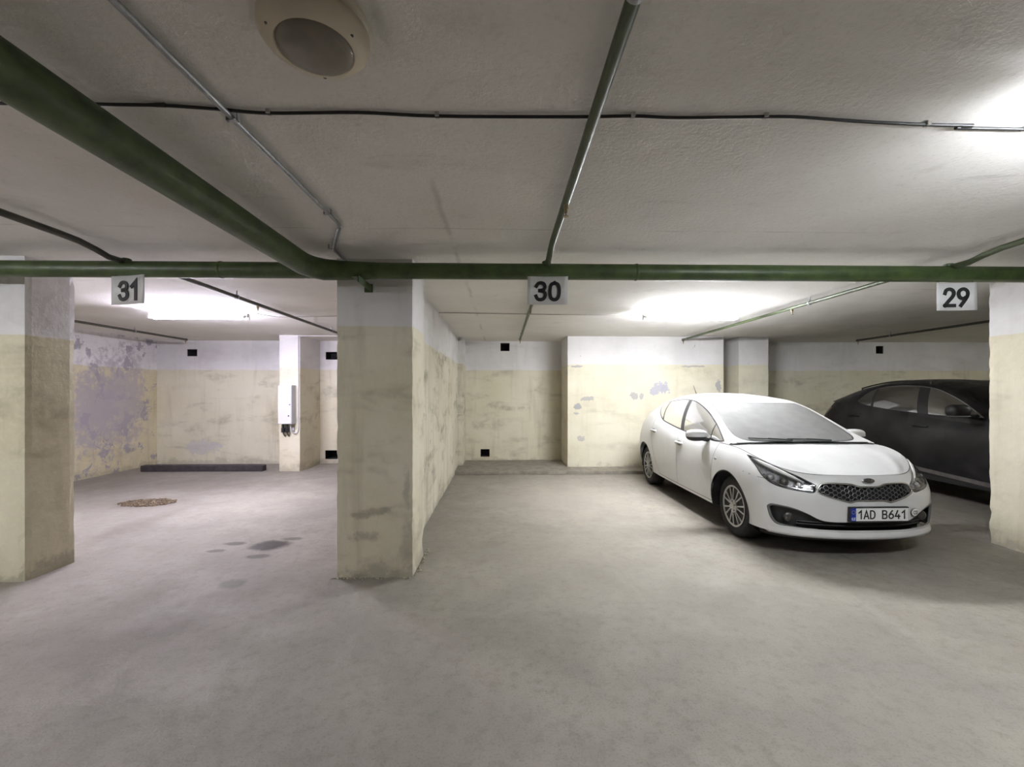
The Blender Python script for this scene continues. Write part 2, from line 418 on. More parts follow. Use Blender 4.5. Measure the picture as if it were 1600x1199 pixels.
HB_CEN  = [(0,.14,.955),(0,.32,1.05),(0,.62,1.20),(0,1.0,1.365),(0,1.25,1.425),(0,1.55,1.467),(0,1.9,1.482),(0,2.25,1.468),(0,2.6,1.43),(0,2.87,1.355),(0,3.0,1.23),(0,3.1,1.13)]
HB_HOOD = [(0,-.69,.752),(0,-.54,.80),(0,-.32,.86),(0,-.06,.91),(0,.18,.94)]
#ENDMATH

# ---------------------------------------------------------------- the room
CEIL = 2.56
Y_BACK = 9.3
X_LEFT, X_RIGHT, Y_FRONT = -7.15, 11.2, -6.5
OIL_DARK = srgb(54, 49, 47); DARK_TONE = srgb(112, 104, 97); PALE = srgb(186, 180, 168)
FLOOR_PATCHES = [  # oil and other stains, pale patches, and painted shading
    ((-2.27, 4.34, 0), (.17, .13, 1), OIL_DARK, .85, .35), ((-2.62, 4.40, 0), (.09, .05, 1), OIL_DARK, .6, .4), ((-2.68, 4.2, 0), (.08, .04, 1), OIL_DARK, .55, .4),
    ((-2.22, 4.05, 0), (.10, .05, 1), OIL_DARK, .55, .4), ((-2.13, 4.53, 0), (.10, .05, 1), OIL_DARK, .55, .4), ((-2.09, 3.48, 0), (.09, .09, 1), OIL_DARK, .35, .5),
    ((-4.76, 6.04, 0), (.55, .34, 1), DARK_TONE, .7, .5), ((-4.1, 5.0, 0), (.16, .50, 1), DARK_TONE, .55, .6), ((-4.9, 7.2, 0), (1.6, .55, 1), DARK_TONE, .6, .6),
    ((-3.2, 6.6, 0), (.7, 1.3, 1), PALE, .25, .5), ((.9, 6.2, 0), (.9, 1.7, 1), PALE, .4, .5), ((.8, 3.6, 0), (1.6, .8, 1), PALE, .2, .5),
    ((.15, 2.7, 0), (.5, .2, 1), DARK_TONE, .22, .7), ((-2.6, 2.6, 0), (.8, .3, 1), DARK_TONE, .25, .7), ((3.0, 4.6, 0), (.55, .9, 1), OIL_DARK, .35, .8), ((6.8, 5.2, 0), (1.2, 2.6, 1), DARK_TONE, .5, .7),  # second paints the shade left of the pier; last two darken under cars
]
M_floor = floor_mat(); M_ceil = ceiling_mat()
GREY_P = srgb(148, 146, 156)
M_back = plaster('plaster_back', 1.95, seed=1.0, stain=.5, peel=.70, dado=srgb(217, 212, 193), blobs=[((-6.2, 9.3, .35), (.35, .2, .14), srgb(190, 188, 190), .7, .08), ((-4.3, 9.3, .4), (.25, .2, .3), GREY_P, .5, .08)])
M_block = plaster('plaster_block', 2.02, seed=2.0, stain=.22, peel=.69, dado=srgb(220, 215, 197), blobs=[
    ((2.98, 8.42, 1.55), (.17, .2, .11), srgb(176, 175, 186), .9, .08), ((3.12, 8.42, 1.55), (.10, .2, .09), srgb(176, 175, 186), .9, .08),
    ((2.52, 8.42, 1.40), (.07, .2, .08), GREY_P, .7, .08), ((2.66, 8.42, 1.42), (.05, .2, .05), GREY_P, .6, .08), ((1.62, 8.42, 1.36), (.10, .2, .045), GREY_P, .6, .08),
    ((1.44, 8.42, 1.22), (.07, .2, .05), GREY_P, .75, .08), ((1.42, 8.42, 1.08), (.06, .2, .025), GREY_P, .6, .08), ((1.50, 8.42, .60), (.08, .2, .05), GREY_P, .5, .08),
    ((4.16, 8.42, 1.60), (.05, .2, .12), GREY_P, .7, .08), ((1.40, 8.42, 1.985), (.15, .2, .02), GREY_P, .7, .08), ((3.7, 8.42, 1.985), (.25, .2, .02), GREY_P, .6, .08)])
M_part = plaster('plaster_partition', 2.04, seed=3.0, stain=.75, peel=.64, dado=srgb(214, 209, 193), line_wob=.16)
M_col = plaster('plaster_column', 2.02, seed=4.0, stain=.62, peel=.80, dado=srgb(217, 212, 194), base_dirt=.5, line_wob=.02, blobs=[
    ((-1.0, 3.57, .53), (.10, .1, .03), srgb(128, 120, 100), .55, .5), ((-1.13, 3.57, .50), (.09, .1, .025), srgb(128, 120, 100), .5, .5), ((-1.08, 3.57, .33), (.12, .1, .035), srgb(132, 124, 106), .5, .5),
    ((-.77, 3.57, .72), (.03, .1, .13), srgb(146, 140, 128), .5, .5), ((-.76, 3.57, .28), (.05, .1, .2), srgb(150, 144, 130), .45, .5)])
M_col_l = plaster('plaster_column_left', 1.94, seed=5.5, stain=.5, peel=.75, dado=srgb(210, 204, 181), base_dirt=.45, line_wob=.02)
M_col_r = plaster('plaster_column_right', 2.04, seed=6.5, stain=.25, peel=.8, dado=srgb(216, 210, 192), base_dirt=.35, line_wob=.03)
M_left = plaster('plaster_left', 1.95, seed=7.7, stain=.5, peel=.56, dado=srgb(208, 200, 170), grey=srgb(148, 143, 156), blobs=[((-7.15, 7.9, 1.2), (.2, .5, .75), srgb(164, 158, 166), .8, .45), ((-7.15, 8.55, 1.4), (.2, .45, .9), srgb(168, 162, 168), .75, .45)])
M_right = plaster('plaster_far', 1.95, seed=8.8, stain=.4, peel=.68)
M_dark = simple('dark_void', (.012, .012, .013), .9)
M_kerb = simple('kerb_concrete', srgb(138, 132, 122), .9, var=.18, scale=9, bump=.4)

def bool_cut(o, boxes):
    mb = MB()
    for lo, hi in boxes: mb.box(lo, hi)
    c = mb.build('cutter', None)
    md = o.modifiers.new('cut', 'BOOLEAN'); md.operation = 'DIFFERENCE'; md.object = c; md.solver = 'EXACT'
    bpy.context.view_layer.update()
    me = bpy.data.meshes.new_from_object(o.evaluated_get(bpy.context.evaluated_depsgraph_get()))
    o.modifiers.clear(); old = o.data; o.data = me; bpy.data.meshes.remove(old)
    cm = c.data; bpy.data.objects.remove(c); bpy.data.meshes.remove(cm)

def struct(name, mb, mat, label=None):
    o = mb.build(name, mat); o['kind'] = 'structure'
    if label: o['label'] = label
    return o

struct('floor', MB().box((X_LEFT-.3, Y_FRONT-.3, -.2), (X_RIGHT+.3, Y_BACK+.3, 0)), M_floor, 'dusty grey concrete garage floor with oil spots')
struct('ceiling', MB().box((X_LEFT-.3, Y_FRONT-.3, CEIL), (X_RIGHT+.3, Y_BACK+.3, CEIL+.2)), M_ceil, 'low grey white concrete slab ceiling')
struct('wall_left', MB().box((X_LEFT-.3, Y_FRONT-.3, 0), (X_LEFT, Y_BACK+.3, CEIL)), M_left, 'stained side wall with peeling yellow paint')
struct('wall_right', MB().box((X_RIGHT, Y_FRONT-.3, 0), (X_RIGHT+.3, Y_BACK+.3, CEIL)), M_right)
struct('wall_front', MB().box((X_LEFT, Y_FRONT-.3, 0), (X_RIGHT, Y_FRONT, CEIL)), M_right)
wb = struct('wall_back', MB().box((X_LEFT, Y_BACK, 0), (X_RIGHT, Y_BACK+.3, CEIL)), M_back, 'yellow and white painted rear wall of the parking bays')
VENTS = [
    (-6.54, -6.33, 2.235, 2.38, 'small dark vent hole high above the black wheel stop'),
    (-3.69, -3.44, 2.17, 2.33, 'dark vent hole high on rear wall behind the meter box pier'),
    (-3.70, -3.44, .09, .275, 'dark vent hole at floor level behind the meter box pier'),
    (-.04, .15, 2.355, 2.525, 'dark vent hole right under ceiling in bay 30'),
    (-.46, -.27, .13, .29, 'dark vent hole just above the kerb in bay 30'),
    (8.01, 8.18, 2.315, 2.48, 'dark vent hole high on rear wall above the dark SUV'),
]
bool_cut(wb, [((a, Y_BACK-.05, c), (b, Y_BACK+.4, d)) for a, b, c, d, _ in VENTS])
for (a, b, c, d, lb) in VENTS:
    root = empty('vent_opening', ((a+b)/2, Y_BACK+.02, c))
    w, h = (b-a)/2, d-c; e = .004
    mb = MB()
    mb.box((-w, 0, 0), (-w+e, .24, h)); mb.box((w-e, 0, 0), (w, .24, h)); mb.box((-w+e, 0, 0), (w-e, .24, e)); mb.box((-w+e, 0, h-e), (w-e, .24, h)); mb.box((-w, .24, 0), (w, .26, h))
    mb.build('duct_liner', M_dark, root)
    tag(root, lb, 'vent', 'square vent holes in the rear wall')

def rough_block(name, lo, hi, mat, seed, chip=.02, step=.05, low_chip=.03):
    """plastered pier with knocked, uneven arrises"""
    rng = random.Random(seed)
    n = [max(2, int(round((hi[i]-lo[i])/step))) for i in range(3)]
    from mathutils import noise as mn
    V = {}; verts = []; faces = []
    def vid(i, j, k):
        key = (i, j, k)
        if key not in V:
            p = Vector([lo[a]+(hi[a]-lo[a])*t/n[a] for a, t in ((0, i), (1, j), (2, k))])
            dx = min(p.x-lo[0], hi[0]-p.x); dy = min(p.y-lo[1], hi[1]-p.y)
            cx, cy = (lo[0]+hi[0])/2, (lo[1]+hi[1])/2
            e = max(dx, dy) if min(dx, dy) < 1e-6 else 9
            q = mn.noise(p*7+Vector((seed, 0, 0)))*.5+.5; q2 = mn.noise(p*19+Vector((0, seed, 0)))*.5+.5
            amt = 0
            if e < .05: amt = (1-e/.05)*(.004+chip*max(0, q-.55)*2+chip*.6*max(0, q2-.5))
            lowf = max(0, 1-(p.z-lo[2])/.35)
            amt += lowf*max(0, q-.42)*low_chip*(1.6 if e < .1 else .7)
            amt += .004*(q2-.5)
            d = Vector((cx-p.x, cy-p.y, 0)); 
            if d.length > 1e-6:
                s = Vector((0, 0, 0))
                if dx < 1e-6: s.x = 1 if cx > p.x else -1
                if dy < 1e-6: s.y = 1 if cy > p.y else -1
                if s.length > 0: p += s.normalized()*amt
            V[key] = len(verts); verts.append(p)
        return V[key]
    for k in range(n[2]):
        for i in range(n[0]):
            faces.append((vid(i, 0, k), vid(i+1, 0, k), vid(i+1, 0, k+1), vid(i, 0, k+1)))
            faces.append((vid(i+1, n[1], k), vid(i, n[1], k), vid(i, n[1], k+1), vid(i+1, n[1], k+1)))
        for j in range(n[1]):
            faces.append((vid(0, j+1, k), vid(0, j, k), vid(0, j, k+1), vid(0, j+1, k+1)))
            faces.append((vid(n[0], j, k), vid(n[0], j+1, k), vid(n[0], j+1, k+1), vid(n[0], j, k+1)))
    o = mesh_obj(name, verts, faces, mat); o['kind'] = 'structure'
    return o

c = rough_block('column', (-1.33, 3.57, 0), (-.72, 4.08, CEIL), M_col, 3.3); c['label'] = 'square plastered pier with dark scuffs between bays 31 and 30'
c = rough_block('column', (-4.35, 3.545, 0), (-3.745, 3.955, CEIL), M_col_l, 9.1); c['label'] = 'yellow plastered pier left of bay 31, cut by the picture edge'
c = rough_block('column', (4.82, 3.55, 0), (5.42, 4.275, CEIL), M_col_r, 5.7); c['label'] = 'pale plastered pier in front of the dark SUV'
rough_block('wall_partition', (-1.16, 4.06, 0), (-.86, 8.66, CEIL), M_part, 1.7, chip=.015, step=.07)
rough_block('wall_partition_end', (-1.16, 8.6, 0), (-.77, Y_BACK+.01, CEIL), M_part, 2.9, chip=.012, step=.07)
rough_block('wall_pier', (-4.19, 8.38, 0), (-3.80, Y_BACK+.01, CEIL), M_back, 6.1, chip=.012, step=.07)
rough_block('wall_block', (1.245, 8.42, 0), (4.265, Y_BACK+.01, CEIL), M_block, 7.9, chip=.008, step=.09, low_chip=.01)
rough_block('wall_pier_right', (4.60, 8.5, 0), (5.19, Y_BACK+.01, CEIL), M_block, 8.3, chip=.01, step=.09)
struct('kerb', MB().box((-.93, 7.97, 0), (4.6, Y_BACK, .06), .008), M_kerb, 'low concrete kerb step along the rear of bay 30')
# foot of the pier where plaster has crumbled away
rb = MB()
for i in range(70):
    e = random.random(); x = -1.36+e*.68; y = 3.56-abs(random.gauss(0, .018)); r = random.uniform(.003, .011)
    rb.lathe([(0, -r*.4), (r, 0), (r*.7, r*.6), (0, r*.8)], 5, (x, y, r*.35))
for i in range(40):
    y = 3.6+random.random()*.6; x = -.715+abs(random.gauss(0, .02)); r = random.uniform(.003, .012)
    rb.lathe([(0, -r*.4), (r, 0), (r*.7, r*.6), (0, r*.8)], 5, (x, y, r*.35))
tag(rb.build('plaster_crumbs', simple('crumbs', srgb(176, 170, 150), .95)), 'crumbled plaster bits at the foot of the middle pier', 'debris', kind='stuff')

# wheel stop beam, gravel filled drain
M_timber = simple('tarred_timber', srgb(58, 52, 54), .8, var=.3, scale=14, bump=.4)
ws = empty('wheel_stop', (-5.63, 8.46, 0))
MB().box((-1.13, -.07, 0), (1.13, .07, .115), .012).build('beam', M_timber, ws)
for k in (-.8, .8): MB().lathe([(.018, .113), (.018, .120), (.010, .124), (0, .124)], 10, (k, 0, 0)).build('bolt', simple('bolt_steel', (.2, .2, .2), .5, 1.0), ws)
tag(ws, 'long black beam wheel stop on the floor of bay 31', 'wheel stop')
gv = MB(); rg = random.Random(4)
for i in range(420):
    a = rg.random()*2*math.pi; q = math.sqrt(rg.random()); r = rg.uniform(.008, .022)
    x = -4.76+math.cos(a)*q*.36; y = 6.04+math.sin(a)*q*.21
    gv.lathe([(0, -r*.3), (r*rg.uniform(.7, 1.1), .0), (r*.7, r*.45), (0, r*.6)], 6, (x, y, r*.25))
tag(gv.build('gravel', simple('gravel_brown', srgb(98, 84, 66), .95, var=.5, scale=55)), 'brown gravel filling a round hollow in the floor of bay 31', 'gravel', kind='stuff')

# ---------------------------------------------------------------- luminaires
M_white_metal = simple('white_enamel', (.75, .75, .75), .4)
def strip_light(loc, col, power, label, length=1.2, rz=0.0, drop=.05, group='fluorescent strip lights on the ceiling'):
    root = empty('strip_light', (loc[0], loc[1], loc[2]-drop-.001), rz); L = length/2
    for k in (-.35, .35): MB().box((k-.015, -.012, -.001), (k+.015, .012, drop+.001)).build('mounting_foot', M_white_metal, root)
    MB().box((-L-.03, -.028, -.05), (L+.03, .028, 0), .006).build('housing', M_white_metal, root)
    em = emission('tube_glow', col, power)
    for s in (-1, 1):
        MB().tube([(-L+.02, s*.052, -.052), (L-.02, s*.052, -.052)], .014, 8).build('fluorescent_tube', em, root)
        for e in (-1, 1): MB().box((e*L-.012, s*.046-.022, -.072), (e*L+.012, s*.046+.022, -.030), .003).build('lamp_holder', M_white_metal, root)
    tag(root, label, 'light', group)
    return root
strip_light((-3.92, 5.80, CEIL), (.86, .83, 1.0), LAMP_LEFT, 'glaring fluorescent light on the ceiling of bay 31')
strip_light((2.46, 5.72, CEIL), (.95, .965, 1.0), LAMP_RIGHT, 'glaring fluorescent light on the ceiling above the white car')
strip_light((2.56, 1.38, CEIL), (.92, .96, 1.0), LAMP_AISLE_R, 'fluorescent light over the driving aisle beside the round lamp', drop=.10, group=None)
strip_light((9.3, 4.7, CEIL), (.96, .98, .95), 190.0, 'fluorescent light beyond the dark SUV', group=None)
strip_light((-4.9, .6, CEIL), (.93, .95, 1.0), LAMP_AISLE_L, 'fluorescent light over the driving aisle near the side wall', group=None)

M_lampring = simple('aged_plastic', srgb(196, 186, 166), .5, var=.1, scale=6)
M_lens = simple('dusty_lens', srgb(120, 112, 100), .35, var=.12, scale=12)
rl = empty('round_lamp', (-.535, 1.275, CEIL)); rl.scale = (.96, .96, 1)
MB().lathe([(.150, 0), (.152, -.022), (.146, -.03)], 48).build('base_ring', M_lampring, rl, True)
MB().lathe([(.148, -.034), (.156, -.040), (.155, -.062), (.140, -.080), (.112, -.090), (.108, -.086)], 48).build('trim_ring', M_lampring, rl, True, 60)
MB().lathe([(.110, -.084), (.104, -.094), (.085, -.103), (.05, -.109), (0, -.111)], 48).build('diffuser', M_lens, rl, True)
M_screw = simple('screw_dark', (.05, .045, .04), .6)
for a in (100, 220, 340):
    q = math.radians(a); MB().lathe([(.006, -.078), (.006, -.0835), (0, -.0840)], 8, (.130*math.cos(q), .130*math.sin(q), 0)).build('screw', M_screw, rl)
tag(rl, 'round beige bulkhead lamp on the ceiling, switched off', 'light')

# ---------------------------------------------------------------- pipework
M_green = pipe_paint('green_gloss', srgb(70, 88, 46), srgb(50, 65, 36))
M_green2 = pipe_paint('green_branch', srgb(72, 82, 54), srgb(56, 66, 44))
M_dkpipe = pipe_paint('dark_branch', srgb(72, 70, 62), srgb(54, 54, 48))
M_galv = simple('galvanised', srgb(150, 152, 154), .45, .45, var=.15, scale=30)
M_brass = simple('brass_dull', srgb(150, 138, 110), .4, .9)
YM, ZM, RM = 3.35, 2.405, .060
pw = empty('sprinkler_pipework', (0, YM, ZM))
def P(x, y, z): return (x, y-YM, z-ZM)
MB().tube([P(X_LEFT+.02, YM, ZM), P(-1.6, YM, ZM), P(2, YM, ZM), P(X_RIGHT-.02, YM, ZM)], RM, 24).build('main_pipe', M_green, pw, True, 50)
for x in (-2.1, 1.02, 4.1):
    MB().lathe([(RM+.001, -.012), (RM+.004, -.006), (RM+.004, .006), (RM+.001, .012)], 24, P(x, YM, ZM), 'X').build('weld_bead', M_green, pw, True)
fp = [(-1.42, Y_FRONT+.02, ZM), (-1.42, 0, ZM), (-1.42, 2.9, ZM), (-1.42, 3.1, ZM), (-1.415, 3.18, ZM), (-1.39, 3.26, ZM), (-1.33, 3.325, ZM), (-1.22, 3.348, ZM), (-1.06, 3.35, ZM), (-.95, 3.35, ZM)]
MB().tube([P(*p) for p in fp], [.078]*5+[.077, .075, .072, .066, .061], 28).build('feed_pipe', M_green, pw, True, 60)
def sprinkler(par, x, y, z):
    MB().lathe([(.014, .0), (.014, -.018), (.009, -.022), (.009, -.040), (.004, -.044), (.004, -.056), (.016, -.058), (.016, -.060), (0, -.060)], 10, P(x, y, z)).build('sprinkler_head', M_brass, par, True, 40)
def hanger(par, x, y, z, r, mat):
    mb = MB(); mb.tube([P(x, y, z+r), P(x, y, CEIL-.001)], .006, 6)
    mb.lathe([(r+.001, -.010), (r+.005, -.010), (r+.005, .010), (r+.001, .010)], 14, P(x, y, z), 'Y', False)
    mb.build('pipe_hanger', mat, par, True, 40)
ZB = 2.495
for (bx, mat, y1, front, heads, hang) in (
        (.335, M_green2, 8.4, True, (2.32, 5.25), (1.1, 4.4, 7.6)), (-2.80, M_dkpipe, 8.5, True, (2.0, 5.12), (1.0, 4.72, 7.3)),
        (3.46, M_green2, 8.4, True, (2.1, 5.2), (1.2, 4.9, 8.2)), (-6.05, M_dkpipe, 8.6, True, (5.2,), (4.5, 7.4)), (6.9, M_dkpipe, 8.45, True, (5.2,), (4.6, 7.7))):
    r = .021
    f = MB().tube([P(bx, Y_FRONT+.02, ZB), P(bx, 0, ZB), P(bx, 2.85, ZB), P(bx, 2.98, ZB-.004), P(bx, 3.1, ZB-.020), P(bx, 3.2, ZB-.042), P(bx, YM-.02, ZM+.05)], r, 14).build('branch_pipe', mat, pw, True, 60)
    MB().lathe([(.030, .035), (.034, .05), (.034, .075), (.026, .08)], 14, P(bx, YM, ZM)).build('branch_socket', M_green, pw, True)
    b = MB().tube([P(bx, YM+.02, ZM+.05), P(bx, 3.46, ZB-.03), P(bx, 3.6, ZB-.008), P(bx, 3.75, ZB), P(bx, y1, ZB)], r*.9, 14).build('branch_pipe', mat, pw, True, 60)
    MB().lathe([(r*.9+.004, -.03), (r*.9+.004, .0), (0, .004)], 12, P(bx, y1, ZB), 'Y').build('end_cap', mat, b, True)
    sprinkler(b, bx, y1-.03, ZB-r*.8)
    for y in heads: sprinkler(f if y < YM else b, bx, y, ZB-r*.9)
    for y in hang: hanger(f if y < YM else b, bx, y, ZB, r, M_galv)
# angle bracket from the middle pier carrying the main
mb = MB(); mb.box(P(-1.10, 3.24, ZM-RM-.012), P(-1.05, 3.572, ZM-RM-.002)); mb.box(P(-1.054, 3.24, ZM-RM-.052), P(-1.046, 3.572, ZM-RM-.002))
mb.box(P(-1.105, 3.560, ZM-RM-.055), P(-1.04, 3.572, ZM-RM+.01)); mb.build('pipe_bracket', M_green, pw)
for x in (-4.05, 5.1):
    MB().box(P(x-.025, 3.25, ZM-RM-.012), P(x+.025, 3.56, ZM-RM-.002)).build('pipe_bracket', M_green, pw)
tag(pw, 'green painted sprinkler main with thick feed pipe and thin branches under the ceiling', 'pipework')

# galvanised conduit, black ceiling cable, thin lamp cables
cd = empty('conduit', (-1.02, 1.7, CEIL))
def Q(x, y, z): return (x+1.02, y-1.7, z-CEIL)
MB().tube([Q(-1.06, Y_FRONT+.02, 2.538), Q(-1.04, 1.2, 2.538), Q(-1.02, 2.6, 2.538), Q(-1.02, 2.74, 2.538), Q(-1.03, 2.82, 2.538), Q(-1.07, 2.90, 2.538), Q(-1.2, 3.18, 2.538), Q(-1.24, 3.28, 2.538), Q(-1.25, 3.568, 2.538)], .011, 12).build('conduit_tube', M_galv, cd, True, 60)
for (x, y) in ((-1.035, .4), (-1.03, 1.71), (-1.02, 2.6), (-1.235, 3.22)):
    mb = MB(); mb.box(Q(x-.022, y-.008, 2.526), Q(x+.022, y+.008, 2.5265)); mb.box(Q(x-.022, y-.008, 2.526), Q(x-.018, y+.008, CEIL-.001)); mb.box(Q(x+.018, y-.008, 2.526), Q(x+.022, y+.008, CEIL-.001))
    mb.build('conduit_clip', M_galv, cd)
tag(cd, 'thin galvanised conduit running along the ceiling to the middle pier', 'conduit')
M_cable = simple('black_cable', (.012, .012, .013), .5)
cb = empty('ceiling_cable', (0, 1.69, CEIL))
cp = [(X_LEFT+.03, 1.64), (-4, 1.66), (-1.5, 1.655), (-1.27, 1.66), (-1.06, 1.675), (-.885, 1.693), (-.55, 1.686), (-.25, 1.697), (.28, 1.690), (.50, 1.683), (.68, 1.691), (1.01, 1.674), (1.15, 1.677), (1.39, 1.696), (1.68, 1.711), (1.87, 1.718), (2.1, 1.731), (5, 1.72), (X_RIGHT-.03, 1.7)]
cc = crom([(x, y-1.69, -.0085-.004*abs(math.sin(x*5.1))) for x, y in cp], 5)
MB().tube([tuple(p) for p in cc], .0062, 8).build('cable_run', M_cable, cb, True)
M_clip = simple('clip_grey', srgb(170, 166, 160), .5)
for x, y in ((-.885, 1.693), (-.25, 1.697), (.50, 1.683), (1.01, 1.674), (1.68, 1.711), (2.1, 1.731)):
    MB().box((x-.008, y-1.69-.012, -.0165), (x+.008, y-1.69+.012, -.001), .002).build('cable_clip', M_clip, cb)
tag(cb, 'wavy black cable clipped across the ceiling above the aisle', 'cable')
M_gcable = simple('grey_cable', srgb(150, 146, 140), .6)
o = MB().tube([tuple(p) for p in crom([(-.85, 5.93, CEIL-.006), (-.2, 5.97, CEIL-.006), (.5, 6.02, CEIL-.007), (1.2, 6.05, CEIL-.006), (1.75, 6.07, CEIL-.007), (1.80, 5.95, CEIL-.008), (1.81, 5.72, CEIL-.02)], 6)], .005, 6).build('lamp_cable', M_gcable, None, True)
tag(o, 'thin grey cable feeding the ceiling light above the white car', 'cable')
o = MB().tube([tuple(p) for p in crom([(-1.3, 6.0, CEIL-.006), (-2.2, 6.2, CEIL-.006), (-2.76, 6.21, CEIL-.02), (-3.1, 6.16, CEIL-.03), (-3.3, 5.8, CEIL-.03)], 6)], .005, 6).build('lamp_cable', M_gcable, None, True)
tag(o, 'thin grey cable drooping to the ceiling light of bay 31', 'cable')

# ---------------------------------------------------------------- bay number signs
M_paper = simple('sign_white', srgb(214, 214, 214), .5, var=.03, scale=8)
M_ink = simple('sign_ink', (.012, .012, .014), .6)
M_wire = simple('wire_dark', (.06, .06, .06), .5, .6)
def bay_sign(num, x, z, rz, tilt, label):
    root = empty('bay_sign', (x, YM-RM-.012, z), rz); root.rotation_euler = (0, tilt, rz)
    n = 10; vs = []; fs = []
    for i in range(n+1):
        u = -.149+.298*i/n; bow = -.010*(2*u/.298)**2
        for zz in (-.105, .105):
            for d in (0, .002): vs.append((u, bow+d, zz))
    for i in range(n):
        a = i*4; b = a+4
        fs += [(a, b, b+2, a+2), (a+1, a+3, b+3, b+1), (a, a+1, b+1, b), (a+2, b+2, b+3, a+3)]
    fs += [(0, 2, 3, 1), (n*4, n*4+1, n*4+3, n*4+2)]
    mesh_obj('plate', vs, fs, M_paper, root, True)
    text_mesh('number', num, .150, M_ink, root, (0, -.0035, -.006), .17, .92, .24, .004)
    for s in (-1, 1): MB().tube([(s*.125, -.003, .088), (s*.125, -.004, .104), (s*.125, .004, .122)], .0014, 5).build('hanging_wire', M_wire, root)
    tag(root, label, 'sign', 'parking bay number signs')
bay_sign('31', -2.72, 2.235, math.radians(-13), math.radians(0), 'white hanging plate reading 31, turned slightly sideways')
bay_sign('30', .336, 2.245, math.radians(-5), math.radians(1), 'white hanging plate reading 30 under the green pipe')
bay_sign('29', 3.44, 2.215, math.radians(-3), math.radians(-.5), 'white hanging plate reading 29 above the white car')

# ---------------------------------------------------------------- meter box on the rear pier
M_box = simple('box_grey', srgb(206, 206, 212), .45, var=.04)
M_boxside = M_box
M_blackp = simple('black_plastic', (.018, .018, .02), .45)
M_pvc = simple('pvc_conduit', srgb(196, 194, 196), .5, var=.05)
eb = empty('electric_box', (-4.0, 8.38, .90))
MB().box((-.125, -.17, 0), (.125, -.002, .72), .006).build('enclosure', M_box, eb)
dr = MB().box((-.119, -.184, .008), (.119, -.171, .712), .004).build('door', M_box, eb)
MB().lathe([(.010, 0), (.010, .006), (.006, .008), (0, .008)], 10, (.095, -.193, .36), 'Y').build('lock', M_blackp, dr)
MB().box((-.05, -.1855, .58), (.05, -.1835, .68)).build('notice_plate', M_paper, dr)
MB().box((.06, -.1855, .14), (.085, -.1835, .165)).build('warning_mark', M_blackp, dr)
for k in (-.072, .0):
    g = MB().lathe([(.020, 0), (.024, -.02), (.024, -.07), (.032, -.075), (.032, -.15), (.026, -.16), (0, -.16)], 14, (k, -.09, 0)).build('cable_gland', M_blackp, eb, True, 40)
    MB().tube([(k, -.09, -.155), (k, -.06, -.2), (k+.005, -.03, -.23), (k+.01, -.014, -.235)], .010, 8).build('gland_cable', M_blackp, g, True)
MB().box((.045, -.05, -.13), (.105, -.002, -.06), .006).build('junction_box', M_pvc, eb)
MB().tube([tuple(p) for p in crom([(.06, -.08, .0), (.07, -.08, -.10), (.10, -.05, -.17), (.15, -.02, -.17), (.172, -.014, -.10), (.174, -.014, .1), (.174, -.014, .8), (.174, -.014, 1.56), (.176, -.014, 1.63), (.22, -.014, 1.645), (.6, -.014, 1.645), (2.0, -.014, 1.645)], 6)], .011, 10).build('conduit_tube', M_pvc, eb, True)
tag(eb, 'light grey electric meter box with conduit on the rear pier', 'electric box')

# ---------------------------------------------------------------- cars
def normals_of(fn, a, b, e=2e-3):
    da = fn(a+e, b)-fn(a-e, b); db = fn(a, b+e)-fn(a, b-e)
    n = np.cross(da, db); l = np.linalg.norm(n, axis=-1, keepdims=True); return n/np.maximum(l, 1e-9)

def inside(poly, pts):
    x, y = pts[:, 0], pts[:, 1]; r = np.zeros(len(pts), bool); P = np.asarray(poly)
    m = (x >= P[:, 0].min()) & (x <= P[:, 0].max()) & (y >= P[:, 1].min()) & (y <= P[:, 1].max())
    if not m.any(): return r
    xs, ys = x[m], y[m]; q = np.zeros(len(xs), bool)
    for i in range(len(P)):
        x1, y1 = P[i]; x2, y2 = P[i-1]
        if y1 == y2: continue
        c = ((y1 > ys) != (y2 > ys)) & (xs < (x2-x1)*(ys-y1)/(y2-y1)+x1); q ^= c
    r[m] = q; return r

